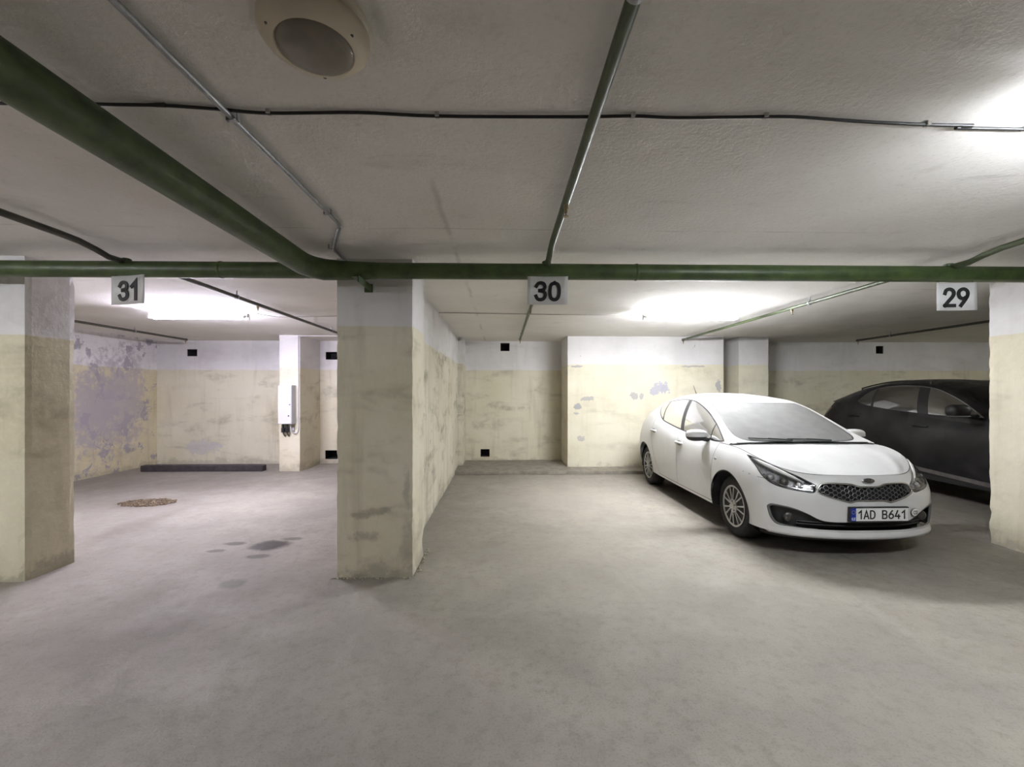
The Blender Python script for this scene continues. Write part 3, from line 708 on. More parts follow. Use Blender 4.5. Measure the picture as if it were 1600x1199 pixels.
def patch(fn, A, B, polys):
    """cut the surface fn(a,b) into regions along outlines; returns {name: (verts, faces, normals)}"""
    a, b = np.meshgrid(A, B, indexing='ij'); g = np.stack([a.ravel(), b.ravel()], 1)
    da = abs(A[1]-A[0]); db = abs(B[1]-B[0]); sc = np.array([da, db])
    lines = [np.asarray(p, float) for _, ps in polys for p in ps]
    keep = np.ones(len(g), bool)
    border = (g[:, 0] <= A[0]+1e-9) | (g[:, 0] >= A[-1]-1e-9) | (g[:, 1] <= B[0]+1e-9) | (g[:, 1] >= B[-1]-1e-9)
    if lines:
        L = np.vstack(lines)/sc; G = g/sc
        for k in range(0, len(G), 2000):
            d = ((G[k:k+2000, None]-L[None])**2).sum(-1).min(1); keep[k:k+2000] &= d > .30**2
    g = g[keep | border]
    pts = [tuple(p) for p in g]; edges = []
    corners = [(A[0], B[0]), (A[-1], B[0]), (A[-1], B[-1]), (A[0], B[-1])]
    # border constraint along existing grid points
    idx = {(round(p[0], 6), round(p[1], 6)): i for i, p in enumerate(pts)}
    def chain(ps):
        ids = [idx[(round(p[0], 6), round(p[1], 6))] for p in ps]
        for i, j in zip(ids[:-1], ids[1:]): edges.append((i, j))
    chain([(x, B[0]) for x in A]); chain([(x, B[-1]) for x in A]); chain([(A[0], y) for y in B]); chain([(A[-1], y) for y in B])
    for l in lines:
        n = len(pts); pts += [tuple(p) for p in l]; m = len(l)
        edges += [(n+i, n+(i+1) % m) for i in range(m)]
    s2 = [(p[0]/da, p[1]/db) for p in pts]
    ov, oe, of = delaunay_2d_cdt([Vector(p) for p in s2], edges, [], 0, 1e-5)[:3]
    V = np.array([v[:] for v in ov])*sc; T = np.array([list(f) for f in of])
    C = V[T].mean(1)
    dom = (C[:, 0] > A[0]) & (C[:, 0] < A[-1]) & (C[:, 1] > B[0]) & (C[:, 1] < B[-1])
    lab = np.full(len(T), -1)
    for k, (nm, ps) in enumerate(polys):
        for p in ps:
            lab[(lab < 0) & inside(p, C)] = k
    V3 = fn(V[:, 0], V[:, 1]); N3 = normals_of(fn, V[:, 0], V[:, 1])
    out = {}
    for k in range(-1, len(polys)):
        nm = 'base' if k < 0 else polys[k][0]
        m = dom & (lab == k)
        if not m.any(): continue
        t = T[m]; u, inv = np.unique(t, return_inverse=True)
        t2 = inv.reshape(t.shape); v = V3[u]; n = N3[u]
        fnm = np.cross(v[t2[:, 1]]-v[t2[:, 0]], v[t2[:, 2]]-v[t2[:, 0]])
        if (fnm*n[t2].mean(1)).sum() < 0: t2 = t2[:, ::-1]
        out[nm] = (v, t2, n)
    return out

def panel(name, dat, mat, parent, flip=False, thick=0.0):
    v, f, n = dat
    if flip: f = f[:, ::-1]; n = -n
    return mesh_obj(name, v, f, mat, parent, True, n)

def panel_sides(name, dat, mat, parent):
    v, f, n = dat; left = v[f].mean(1)[:, 0] < 0
    return [mesh_obj(name, v[np.unique(f[m])], np.searchsorted(np.unique(f[m]), f[m]), mat, parent, True, n[np.unique(f[m])]) for m in (left, ~left) if m.any()]

def inv2(fn, ax, targets, A, B, iters=10):
    """surface parameters whose point has the given two coordinates (ax) - side or front elevation"""
    a, b = np.meshgrid(A, B, indexing='ij'); a = a.ravel(); b = b.ravel(); P = fn(a, b)[:, list(ax)]
    T = np.asarray(targets, float); X = []
    for t in T:
        i = ((P-t)**2).sum(1).argmin(); X.append((a[i], b[i]))
    X = np.array(X); e = 1e-3
    for _ in range(iters):
        f0 = fn(X[:, 0], X[:, 1])[:, list(ax)]; fa = (fn(X[:, 0]+e, X[:, 1])[:, list(ax)]-f0)/e; fb = (fn(X[:, 0], X[:, 1]+e)[:, list(ax)]-f0)/e
        r = T-f0; det = fa[:, 0]*fb[:, 1]-fa[:, 1]*fb[:, 0]; det = np.where(np.abs(det) < 1e-7, 1e-7, det)
        X = X+np.clip(np.stack([(r[:, 0]*fb[:, 1]-r[:, 1]*fb[:, 0])/det, (fa[:, 0]*r[:, 1]-fa[:, 1]*r[:, 0])/det], 1), -.2, .2)
    return X

def mirror(p): return np.asarray(p)*np.array([-1, 1])

def ribbon(fn, pts, width, mat, name, parent, closed=False, lift=.0008):
    p = np.asarray(pts, float); P3 = fn(p[:, 0], p[:, 1]); N = normals_of(fn, p[:, 0], p[:, 1])
    C = P3.mean(0); 
    if (N*(P3-np.array([0, P3[:, 1].mean(), .5]))).sum() < 0: N = -N
    T = np.roll(P3, -1, 0)-np.roll(P3, 1, 0)
    if not closed: T[0] = P3[1]-P3[0]; T[-1] = P3[-1]-P3[-2]
    T /= np.maximum(np.linalg.norm(T, axis=1, keepdims=True), 1e-9); S = np.cross(N, T)
    vs = np.vstack([P3+S*width/2+N*lift, P3-S*width/2+N*lift]); n = len(P3)
    fs = [(i, (i+1) % n, n+(i+1) % n, n+i) for i in range(n if closed else n-1)]
    return mesh_obj(name, vs, fs, mat, parent, True)

def ellipsoid(mb, c, r, e=1.0, seg=20, rings=12, zcut=None):
    vs = []; fs = []
    sp = lambda x, k: math.copysign(abs(x)**k, x)
    for i in range(rings+1):
        p = -math.pi/2+math.pi*i/rings
        for j in range(seg):
            q = 2*math.pi*j/seg
            z = c[2]+r[2]*sp(math.sin(p), e)
            if zcut is not None: z = max(z, zcut[0]) if zcut[1] > 0 else min(z, zcut[0])
            vs.append((c[0]+r[0]*sp(math.cos(p), e)*sp(math.cos(q), e), c[1]+r[1]*sp(math.cos(p), e)*sp(math.sin(q), e), z))
    for i in range(rings):
        for j in range(seg):
            fs.append((i*seg+j, i*seg+(j+1) % seg, (i+1)*seg+(j+1) % seg, (i+1)*seg+j))
    return mb.add(vs, fs)

M_white = (lambda t: t.done(t.bsdf(t.mix(t.ramp(t.noise(t.pos(), 3, 4), .3, .7), srgb(214, 214, 214), srgb(206, 206, 206)), t.ramp(t.noise(t.pos(), 25, 4), .3, .7, .30, .42), 0, None, .5, .35, .08)))(NT('white_paint'))
M_black_paint = (lambda t: t.done(t.bsdf(t.mix(t.ramp(t.noise(t.pos(), 3.0, 5), .38, .66), (.005, .0045, .006), (.022, .020, .022)), t.ramp(t.noise(t.pos(), 12, 4), .3, .7, .36, .55), 0, None, .4, .12, .2)))(NT('dark_dusty_paint'))
M_seam = simple('seam_dark', (.03, .03, .03), .8)
M_trim = simple('window_trim', (.03, .03, .032), .35)
M_glass = car_glass('windscreen_glass', .36, .34, (.50, .50, .49))
M_sideglass = car_glass('side_glass', .55, .12)
M_darkglass = car_glass('privacy_glass', .10, .03, (.2, .2, .19), .45)
M_lampglass = car_glass('lamp_glass', .92, .02)
M_chrome = simple('chrome', (.75, .75, .76), .15, 1.0, var=.02)
M_satin = simple('satin_silver', srgb(178, 178, 180), .35, .8, var=.05)
M_rubber = simple('tyre_rubber', (.018, .018, .018), .8, var=.2, scale=30, bump=.3)
M_wheelcover = simple('wheel_cover_silver', srgb(176, 176, 174), .4, .6, var=.05)
M_plastic = simple('dark_plastic', (.02, .02, .021), .55)
M_greyplastic = simple('grey_plastic', srgb(98, 98, 98), .5)
M_interior = simple('cabin_fabric', (.035, .035, .037), .9)
M_plate_white = simple('plate_white', srgb(226, 226, 224), .4, var=.02)
M_plate_blue = simple('plate_blue', srgb(28, 52, 150), .4, var=.05)
M_red = simple('tail_red', (.06, .008, .009), .25, spec=.6)
M_lampsilver = simple('lamp_reflector', srgb(196, 196, 198), .3, .25, var=.25, scale=60)
M_amber = simple('lamp_dark', (.06, .055, .05), .3)

def make_wheel(parent, x, v, side, R, width, rim_r, face, n_spoke, dark=False, steer=0.0):
    """wheel with its axle across the car; face = lateral distance of the outer face"""
    w = empty('wheel', (x, v, R)); w.parent = parent
    w.rotation_euler = (0, 0, 0 if side > 0 else math.pi)
    k = width
    MB().lathe([(rim_r-.004, -k+.01), (rim_r+.03, -k), (R-.03, -k+.004), (R-.004, -k+.03), (R, -k*.5), (R-.004, -.03), (R-.022, -.006), (rim_r+.06, .002), (rim_r+.02, .0), (rim_r, -.010)], 48, axis='X').build('tyre', M_rubber, w, True, 60)
    MB().lathe([(rim_r+.002, -.012), (rim_r+.001, -.002), (rim_r-.012, -.004), (rim_r-.022, -.016), (rim_r-.03, -.04), (0, -.045)], 48, axis='X').build('rim', M_plastic, w, True, 60)
    wc = M_wheelcover if not dark else M_satin
    mb = MB().lathe([(rim_r+.001, -.004), (rim_r-.004, .001), (rim_r-.018, -.002), (rim_r-.022, -.014)], 48, axis='X', caps=False)
    c = mb.build('wheel_cover', wc, w, True, 50)
    sp = MB()
    for i in range(n_spoke):
        a = 2*math.pi*i/n_spoke
        for (da, r0, r1, w0, w1) in ((-.15, .055, rim_r-.012, .006, .009), (.15, .055, rim_r-.012, .006, .009)) if not dark else ((0, .04, rim_r-.01, .018, .024),):
            a0, a1 = a+da*.8, a+da*1.3
            d0 = np.array([math.cos(a0), math.sin(a0)]); d1 = np.array([math.cos(a1), math.sin(a1)]); p0 = np.array([-d0[1], d0[0]]); p1 = np.array([-d1[1], d1[0]])
            q = [d0*r0-p0*w0, d0*r0+p0*w0, d1*r1+p1*w1, d1*r1-p1*w1]
            xs = (.004, .004, -.006, -.006)
            vs = [(xs[j], q[j][0], q[j][1]) for j in range(4)]+[(xs[j]-.014, q[j][0], q[j][1]) for j in range(4)]
            sp.add(vs, [(0, 1, 2, 3), (4, 7, 6, 5), (0, 4, 5, 1), (1, 5, 6, 2), (2, 6, 7, 3), (3, 7, 4, 0)])
    sp.build('spokes', wc, w)
    hb = MB().lathe([(.070, -.012), (.068, .004), (.060, .008), (.034, .009), (.032, .013), (0, .014)], 24, axis='X').build('hub', wc, w, True, 40)
    bl = MB()
    for i in range(5):
        a = 2*math.pi*(i+.3)/5; bl.lathe([(.0085, .006), (.0085, .0105), (0, .0105)], 8, (0, .050*math.cos(a), .050*math.sin(a)), 'X')
    bl.build('wheel_nuts', M_plastic, w)
    return w

def arch_poly(S, v0, zc, r, s_lo, s_hi, K=40):
    """wheel arch outline in surface parameters (one flank)"""
    t = [(v0+r*math.cos(q), zc+r*math.sin(q)) for q in np.linspace(-.30, math.pi+.30, K)]
    X = inv2(S.wrap, (1, 2), t, np.linspace(s_lo, s_hi, 120), np.linspace(0, S.R-1, 60), 14)
    X = X[(X[:, 1] > -.9)]
    lo = min(X[0, 1], X[-1, 1], -.25)
    return np.vstack([[X[0, 0], lo-.2], X, [X[-1, 0], lo-.2]])

def arch_liner(parent, v0, zc, r, y0, y1):
    for sg in (-1, 1):
        mb = MB(); n = 24; vs = []; fs = []
        for i in range(n+1):
            q = -.25+(math.pi+.5)*i/n
            for y in (y0, y1): vs.append((sg*y, v0+(r+.004)*math.cos(q), max(.17, zc+(r+.004)*math.sin(q))))
        for i in range(n): fs.append((2*i, 2*i+1, 2*i+3, 2*i+2))
        m = len(vs); vs.append((sg*y0, v0, zc))
        for i in range(n): fs.append((2*i, 2*i+2, m))
        mesh_obj('arch_liner', vs, fs, M_plastic, parent, True)

def seats(parent, rows, ybase, zseat, mat):
    for (v, ys) in rows:
        for y in ys:
            st = MB(); st.box((y-.24, v-.26, zseat-.14), (y+.24, v+.24, zseat), .05)
            s = st.build('seat', mat, parent, True, 30)
            b = MB().box((-.23, -.06, 0), (.23, .06, .56), .05).build('backrest', mat, s, True, 30); b.location = (y, v+.25, zseat-.05); b.rotation_euler = (math.radians(-18), 0, 0)
            h = MB().box((-.12, -.05, 0), (.12, .05, .17), .04).build('headrest', mat, s, True, 30); h.location = (y, v+.45, zseat+.50); h.rotation_euler = (math.radians(-10), 0, 0)

# ---- white hatchback
HB = Shape(HB_NET, HB_RAIL, HB_CEN, HB_HOOD, (2., 6.15), 6)
car = empty('hatchback_car', (3.205, 4.53, 0), .008)
tag(car, 'white five door hatchback parked nose out in bay 29', 'car')
W = HB.wrap; WT = HB.R-1.0
archF = arch_poly(HB, 0.0, .325, .352, 3.2, 7.0); archR = arch_poly(HB, 2.60, .33, .352, 8.0, 12.2)
half_head = [(4.40, 3.86), (4.40, 3.86), (3.88, 3.93), (3.06, 3.95), (2.40, 3.70), (1.92, 3.26), (1.75, 3.08), (1.75, 3.08), (1.77, 2.74), (1.86, 2.59), (2.14, 2.60), (2.69, 2.67), (3.11, 2.82), (3.48, 3.11), (3.83, 3.50)]
head = crom(half_head, 6, True)
gr_half = [(0, 3.05), (.33, 3.06), (.50, 3.16), (.66, 3.24), (1.14, 3.275), (1.45, 3.24), (1.62, 3.10), (1.70, 2.66), (1.45, 2.44), (1.16, 2.31), (.80, 2.18), (.68, 2.17), (.45, 2.25), (0, 2.25)]
gh = crom(gr_half, 5); grille = np.vstack([gh, mirror(gh[::-1])[1:-1]])
in_half = [(0, 1.04), (.56, 1.04), (1.50, 1.05), (2.06, 1.43), (2.52, 1.63), (3.02, 1.66), (3.18, 1.58), (3.20, 1.45), (3.09, .96), (2.90, .62), (2.75, .55), (2.30, .50), (1.56, .49), (.5, .50), (0, .50)]
ih = crom(in_half, 5); intake = np.vstack([ih, mirror(ih[::-1])[1:-1]])
SA = np.linspace(3.5, 13, 220); WB = np.linspace(0, WT, 70)
def side_pts(pts): return inv2(W, (1, 2), pts, SA, WB, 12)
def s_at(v, w):  # station for a given rearward position at row w
    s = np.linspace(4, 12, 400); p = W(s, np.full_like(s, w)); return np.interp(v, p[:, 1], s)
def vline(pairs, n=5):
    return np.array([(s_at(v, w), w) for v, w in crom(pairs, n)])
edgeA = vline([(.345, .35), (.335, 1.2), (.33, 2.2), (.31, 3.2), (.30, 4.0)])
edgeB = vline([(1.30, .35), (1.30, 1.5), (1.31, 2.6), (1.33, 4.0)])
edgeC = vline([(1.98, .35), (2.0, .8), (2.10, 1.5), (2.20, 2.2), (2.28, 3.0), (2.30, 4.0)])
def row(s0, s1, w, n=14): return np.array([(s, w) for s in np.linspace(s0, s1, n)])
doorF = np.vstack([edgeA, row(edgeA[-1, 0], edgeB[-1, 0], 4.0)[1:-1], edgeB[::-1], row(edgeB[0, 0], edgeA[0, 0], .35)[1:-1]])
doorR = np.vstack([edgeB, row(edgeB[-1, 0], edgeC[-1, 0], 4.0)[1:-1], edgeC[::-1], row(edgeC[0, 0], edgeB[0, 0], .35)[1:-1]])
tail = crom([(11.05, 3.55), (11.6, 3.5), (12.2, 3.4), (12.4, 3.0), (12.2, 2.5), (11.7, 2.35), (11.3, 2.6), (11.0, 3.1)], 5, True)
both = lambda p: [p, mirror(p)]
reg = patch(W, np.linspace(-14, 14, 337), np.linspace(0, WT, 45), [
    ('-arch', both(archF)+both(archR)), ('headlight', both(head)), ('grille', [grille]), ('intake', [intake]),
    ('door_front_a', [doorF]), ('door_front_b', [mirror(doorF)]), ('door_rear_a', [doorR]), ('door_rear_b', [mirror(doorR)]), ('taillight', both(tail))])
body = panel('body', reg['base'], M_white, car)
# doors, with handles
for k, (nm, sg) in enumerate((('door_front_a', 1), ('door_front_b', -1), ('door_rear_a', 1), ('door_rear_b', -1))):
    d = panel('door', reg[nm], M_white, car)
    s, w = ((7.74, 2.98) if 'front' in nm else (9.39, 3.03))
    p = W(np.array([s*sg]), np.array([w]))[0]
    mb = MB(); ellipsoid(mb, (p[0], p[1], p[2]+.002), (.010, .080, .036), 1.0); mb.build('handle_cup', M_greyplastic, d, True, 60)  # grey cup paints in the shadow behind the handle
    mb = MB(); x = p[0]+sg*.016
    mb.tube([(p[0], p[1]-.10, p[2]+.004), (x, p[1]-.085, p[2]+.006), (x+sg*.006, p[1], p[2]+.008), (x, p[1]+.085, p[2]+.006), (p[0], p[1]+.10, p[2]+.004)], .0145, 10)
    mb.build('door_handle', M_white, d, True, 60)
for sg in (-1, 1):
    m = np.array([sg, 1])
    ribbon(W, edgeA*m, .005, M_seam, 'door_seam', car); ribbon(W, edgeB*m, .005, M_seam, 'door_seam', car); ribbon(W, edgeC*m, .005, M_seam, 'door_seam', car)
    ribbon(W, row(edgeA[0, 0], edgeC[0, 0], .35, 40)*m, .006, M_seam, 'door_seam', car)
    ribbon(W, row(2.0, 6.15, 3.995, 40)*m, .006, M_seam, 'bonnet_seam', car)
    # bumper joint between lamp and arch
    ribbon(W, np.array([(3.35, 2.98), (3.6, 2.93), (4.0, 2.90), (4.35, 2.88)])*m, .004, M_seam, 'bumper_seam', car)
    # arch lip
    L = archF[1:-1]; L = L[L[:, 1] > .02]; ribbon(W, L*m, .010, M_plastic, 'arch_edge', car); L = archR[1:-1]; L = L[L[:, 1] > .02]; ribbon(W, L*m, .010, M_plastic, 'arch_edge', car)
    # side repeater
    p = W(np.array([6.03*sg]), np.array([2.87]))[0]; mb = MB(); ellipsoid(mb, tuple(p), (.006, .03, .016)); mb.build('side_repeater', M_lampglass if False else M_satin, car, True)
fr = row(-2.0, 2.0, 3.995, 40); ribbon(W, fr, .006, M_seam, 'bonnet_seam', car)
# dark inner shell behind the openings
ins = lambda d: (lambda a, b: W(a, b)-normals_of(W, a, b)*d*np.sign((normals_of(W, a, b)*(W(a, b)-np.array([0, 1.3, .5]))).sum(-1))[..., None])
def inset_fn(fn, d, c=np.array([0., 1.3, .45])):
    def f(a, b):
        P_ = fn(a, b); N_ = normals_of(fn, a, b); sgn = np.sign((N_*(P_-c)).sum(-1, keepdims=True)); return P_-N_*sgn*d
    return f
rs = patch(inset_fn(W, .075), np.linspace(-4.6, 4.6, 70), np.linspace(.5, 3.1, 14), [('-arch', both(archF))])
panel('inner_shell', rs['base'], M_plastic, car)
# headlights
hl_in = patch(inset_fn(W, .05), np.linspace(-5, 5, 121), np.linspace(2.3, 4.0, 22), [('lamp', both(head))])
HLS = panel_sides('headlight', reg['headlight'], M_lampglass, car)
for o_, d_ in zip(HLS, (-1, 1)):
    v_, f_, n_ = hl_in['lamp']; m_ = v_[f_].mean(1)[:, 0]*d_ > 0
    mesh_obj('lamp_housing', v_, f_[m_], M_lampsilver, o_, True, n_)
for sg in (-1, 1):
    hl = HLS[0] if sg < 0 else HLS[1]
    ribbon(W, head*np.array([sg, 1]), .008, M_trim, 'lamp_gasket', hl, True, .0004)
    f3 = inset_fn(W, .022)
    for (s, w, r, mt) in ((2.72, 3.10, .036, M_lampglass), (2.25, 2.98, .030, M_lampsilver), (3.18, 3.22, .026, M_amber)):
        p = f3(np.array([s*sg]), np.array([w]))[0]
        q = np.array([0.25*sg, -1, .05]); q /= np.linalg.norm(q)
        mb = MB(); mb.tube([tuple(p+q*-.03), tuple(p+q*.012)], r*1.15, 20, False); mb.build('lamp_bezel', M_chrome, hl, True, 40)
        mb = MB(); ellipsoid(mb, tuple(p), (r, r, r)); mb.build('lamp_bulb', M_amber if mt is M_lampglass else M_lampsilver, hl, True)
    up = np.array([(4.15, 3.84), (3.8, 3.84), (3.3, 3.84), (2.8, 3.72), (2.4, 3.48), (2.1, 3.22)])*np.array([sg, 1]); c3 = inset_fn(W, .012); pp = c3(up[:, 0], up[:, 1])
    MB().tube([tuple(x) for x in pp], [.008, .018, .024, .022, .016, .010], 8).build('drl_reflection', M_plate_white, hl, True)  # running light strip, thickened white to paint the lens top's reflection
    lo = np.array([(1.85, 2.72), (2.2, 2.72), (2.7, 2.80), (3.1, 2.96), (3.45, 3.24)])*np.array([sg, 1]); pp = c3(lo[:, 0], lo[:, 1])
    MB().tube([tuple(x) for x in pp], .008, 8).build('lamp_lower_trim', M_chrome, hl, True)
# grille: recessed back, diamond mesh, chrome frame
gi = patch(inset_fn(W, .035), np.linspace(-2, 2, 49), np.linspace(2.0, 3.5, 20), [('g', [grille])])
gp = panel('grille', gi['g'], M_dark, car)
mb = MB(); g3 = inset_fn(W, .010); GY = np.linspace(-.46, .46, 116)
gpts = W(grille[:, 0], grille[:, 1])[:, [0, 2]]
for r_i, zz in enumerate(np.arange(.50, .74, .0195)):
    t = np.array([(y, zz+.0072*(1 if (i//4+r_i) % 2 else -1)) for i, y in enumerate(GY)])
    ins_m = inside(gpts, t)
    X = inv2(W, (0, 2), t, np.linspace(-2.2, 2.2, 80), np.linspace(1.8, 3.6, 40), 6); P3 = g3(X[:, 0], X[:, 1])
    run = []
    for i in range(len(t)+1):
        if i < len(t) and ins_m[i]: run.append(tuple(P3[i]))
        else:
            if len(run) > 2: mb.tube(run, .0019, 5)
            run = []
mb.build('grille_mesh', simple('grille_grey', srgb(132, 132, 134), .35, .7), gp)
gf = W(grille[:, 0], grille[:, 1]); nf = normals_of(W, grille[:, 0], grille[:, 1]); 
MB().tube([tuple(x) for x in gf], .0085, 8, closed=True).build('grille_frame', M_chrome, gp, True, 80)
# lower intake
ii = patch(inset_fn(W, .05), np.linspace(-3.6, 3.6, 80), np.linspace(.3, 1.9, 16), [('i', [intake])])
ip = panel('lower_intake', ii['i'], M_plastic, car)
def open_run(s0, s1): 
    k = ih[(ih[:, 0] > s0) & (ih[:, 0] < s1)]; return k
for sg in (-1, 1):
    c3 = inset_fn(W, .004); seg = np.array([(1.55, 1.08), (2.06, 1.43), (2.52, 1.63), (3.02, 1.655), (3.17, 1.57), (3.19, 1.44), (3.09, .98), (2.92, .66), (2.72, .56), (2.30, .52), (1.7, .50)])*np.array([sg, 1])
    seg = crom(seg, 4); pp = c3(seg[:, 0], seg[:, 1]); MB().tube([tuple(x) for x in pp], [max(.003, .012*math.sin(math.pi*(i+1)/(len(pp)+1))) for i in range(len(pp))], 8).build('intake_frame', M_greyplastic, ip, True, 60)
    p = inset_fn(W, .035)(np.array([2.55*sg]), np.array([1.05]))[0]
    mb = MB(); ellipsoid(mb, tuple(p), (.045, .02, .045)); mb.build('fog_lamp', M_amber, ip, True)
for wz in (.72, .88):
    ss = np.linspace(-2.3, 2.3, 40); pp = inset_fn(W, .03)(ss, np.full_like(ss, wz)); MB().tube([tuple(x) for x in pp], .006, 6).build('intake_slat', M_plastic, ip, True)
# front lip below the bumper
ss = np.linspace(-3.2, 3.2, 60); vs = []; fs = []
for s in ss:
    p = W(np.array([s]), np.array([.0]))[0]; q = W(np.array([s]), np.array([.35]))[0]; o_ = np.array([p[0], p[1]-1.2, 0]); d = np.array([p[0]*.35, -1.0, 0]); d /= np.linalg.norm(d)
    k = 1-.7*(abs(s)/3.2)**4
    vs += [tuple(q+d*.004), tuple(p+d*.022*k+np.array([0, 0, .012])), tuple(p+d*.020*k-np.array([0, 0, .012])), tuple(p-d*.05-np.array([0, 0, .012]))]
for i in range(len(ss)-1):
    for j in range(3): fs.append((i*4+j, i*4+j+1, i*4+4+j+1, i*4+4+j))
o = mesh_obj('front_lip', vs, fs, M_white, car, True)
# undertray closing the gap behind the lip
ss = np.linspace(-3.6, 3.6, 40); vs = []; fs = []
for s in ss:
    p = W(np.array([s]), np.array([0.0]))[0]; vs += [(p[0]*.97, p[1]+.02, p[2]-.002), (p[0]*.93, p[1]+.05, .165), (p[0]*.93, -.15, .165)]
for i in range(len(ss)-1):
    for j in range(2): fs.append((i*3+j, i*3+j+1, i*3+3+j+1, i*3+3+j))
mesh_obj('undertray', vs, fs, M_plastic, car, True)
# bonnet, roof, glass
rh = patch(HB.hood, np.linspace(-1, 1, 61), np.linspace(0, 1, 31), [])
panel('bonnet', rh['base'], M_white, car)
ws_half = crom([(0, 3.02), (.30, 3.06), (.60, 3.15), (.82, 3.28), (.885, 3.28), (.915, 3.0), (.925, 2.3), (.922, 1.5), (.905, 1.02), (.86, .58), (.75, .24), (.52, .08), (.25, .03), (0, .02)], 5)
wsp = np.vstack([ws_half, mirror(ws_half[::-1])[1:-1]])
cow = np.vstack([crom([(-.93, .0), (-.93, .55), (-.80, .36), (-.55, .18), (-.25, .12), (0, .11), (.25, .12), (.55, .18), (.80, .36), (.93, .55), (.93, .0)], 3)])
hg = crom([(-.80, 10.55), (-.78, 9.7), (-.5, 9.45), (0, 9.4), (.5, 9.45), (.78, 9.7), (.80, 10.55), (.4, 10.7), (0, 10.72), (-.4, 10.7)], 4, True)
rr = patch(HB.roof, np.linspace(-1, 1, 61), np.linspace(0, 11, 133), [('windscreen', [wsp]), ('cowl', [np.array([(-.93, -.2), (.93, -.2), (.93, .10), (.5, .03), (0, .015), (-.5, .03), (-.93, .10)])]), ('hatch', [hg])])
panel('roof', rr['base'], M_white, car); wsn = panel('windscreen', rr['windscreen'], M_glass, car); panel('rear_window', rr['hatch'], M_sideglass, car)
if 'cowl' in rr: panel('cowl', rr['cowl'], M_plastic, car)
ribbon(HB.roof, wsp, .016, M_trim, 'windscreen_seal', wsn, True, .0006)
# side windows
G = HB.glasshouse
def q_of(v, z):
    B_, R_ = HB.edges_at(np.asarray(v, float)); return (np.asarray(z)-B_[..., 2])/np.maximum(R_[..., 2]-B_[..., 2], 1e-4)
win_vz = crom([(.24, .955), (.24, .955), (.36, .945), (.64, .945), (1.07, .972), (1.41, 1.0), (1.88, 1.055), (2.08, 1.105), (2.27, 1.19), (2.38, 1.26), (2.40, 1.30), (2.30, 1.335), (2.15, 1.355), (1.94, 1.375), (1.63, 1.385), (1.38, 1.37), (1.14, 1.325), (.87, 1.245), (.59, 1.13), (.36, 1.015)], 6, True)
win = np.stack([win_vz[:, 0], np.clip(q_of(win_vz[:, 0], win_vz[:, 1]), .015, .975)], 1)
def bar(v0, z0, v1, z1, wd):
    t = np.linspace(0, 1, 12); v = v0+(v1-v0)*t; z = z0+(z1-z0)*t
    a = np.stack([v-wd/2, q_of(v-wd/2, z)], 1); b = np.stack([v+wd/2, q_of(v+wd/2, z)], 1); return np.vstack([a, b[::-1]])
bpil = bar(1.275, .96, 1.545, 1.42, .10); qbar = bar(1.97, 1.04, 2.25, 1.40, .04); abar = bar(.50, .9, .60, 1.2, .022)
Gl = lambda a, b: G(a, b)*np.array([-1., 1, 1])
for fn in (Gl, G):
    rg_ = patch(fn, np.linspace(.12, 3.0, 120), np.linspace(0, 1, 16), [('qbar', [qbar]), ('bp', [bpil]), ('ab', [abar]), ('win', [win])])
    # bars only count inside the window outline: outside they belong to the body
    panel('glasshouse_frame', rg_['base'], M_white, car)
    sw = panel('side_window', rg_['win'], M_sideglass, car)
    for nm in ('bp', 'qbar', 'ab'):
        v_, f_, n_ = rg_[nm]
        pc = v_[f_].mean(1); q_c = inside(win_vz, pc[:, [1, 2]])
        for sel, mt, nn, par in ((q_c, M_trim, 'window_pillar', sw), (~q_c, M_white, 'glasshouse_frame', car)):
            if sel.any(): mesh_obj(nn, v_, f_[sel], mt, par, True, n_)
    ribbon(fn, win, .016, M_trim, 'window_seal', sw, True, .0006)
# rear lamps, mirrors, wipers, aerial, badge
panel_sides('taillight', reg['taillight'], M_red, car)
for sg in (-1, 1):
    mr = empty('wing_mirror', (sg*.94, .58, .985)); mr.parent = car
    mb = MB(); ellipsoid(mb, (0, 0, .004), (.118, .075, .066), .72, 28, 16, (-.012, 1)); mb.build('mirror_cap', M_white, mr, True, 60)
    mb = MB(); ellipsoid(mb, (0, .004, -.004), (.112, .070, .062), .75, 28, 16, (-.012, -1)); mb.build('mirror_base', M_plastic, mr, True, 60)
    mb = MB(); ellipsoid(mb, (sg*.005, .072, .002), (.095, .006, .05), .7); mb.build('mirror_glass', M_chrome, mr, True)
    MB().tube([(-sg*.07, 0, -.035), (-sg*.12, -.02, -.045), (-sg*.165, -.04, -.035), (-sg*.20, -.05, -.03)], [.030, .026, .024, .03], 10).build('mirror_arm', M_plastic, mr, True)
f_ws = HB.roof
for (a0, b0, a1, b1, ln) in ((-.12, .10, -.72, .34, 1), (.42, .10, -.16, .20, 1)):
    t = np.linspace(0, 1, 14); aa = a0+(a1-a0)*t; bb = b0+(b1-b0)*t; pp = f_ws(aa, bb); pp[:, 2] += .012
    wpr = MB().tube([tuple(x) for x in pp], .007, 6).build('wiper', M_plastic, car, True)
    t = np.linspace(0, .55, 8); aa = a0-.06*0+(a1-a0)*t; bb = b0+(b1-b0)*t-.12*(1-t); pp = f_ws(aa, np.maximum(bb, -.1)); pp[:, 2] += .022
    MB().tube([tuple(x) for x in pp], .008, 6).build('wiper_arm', M_plastic, wpr, True)
MB().tube([(0, 2.62, 1.425), (0, 2.70, 1.52), (0, 2.76, 1.60)], [.008, .004, .0025], 8).build('aerial', M_plastic, car, True)
bd = empty('badge', (0, -.726, .712)); bd.parent = car; bd.rotation_euler = (math.radians(-20), 0, 0)
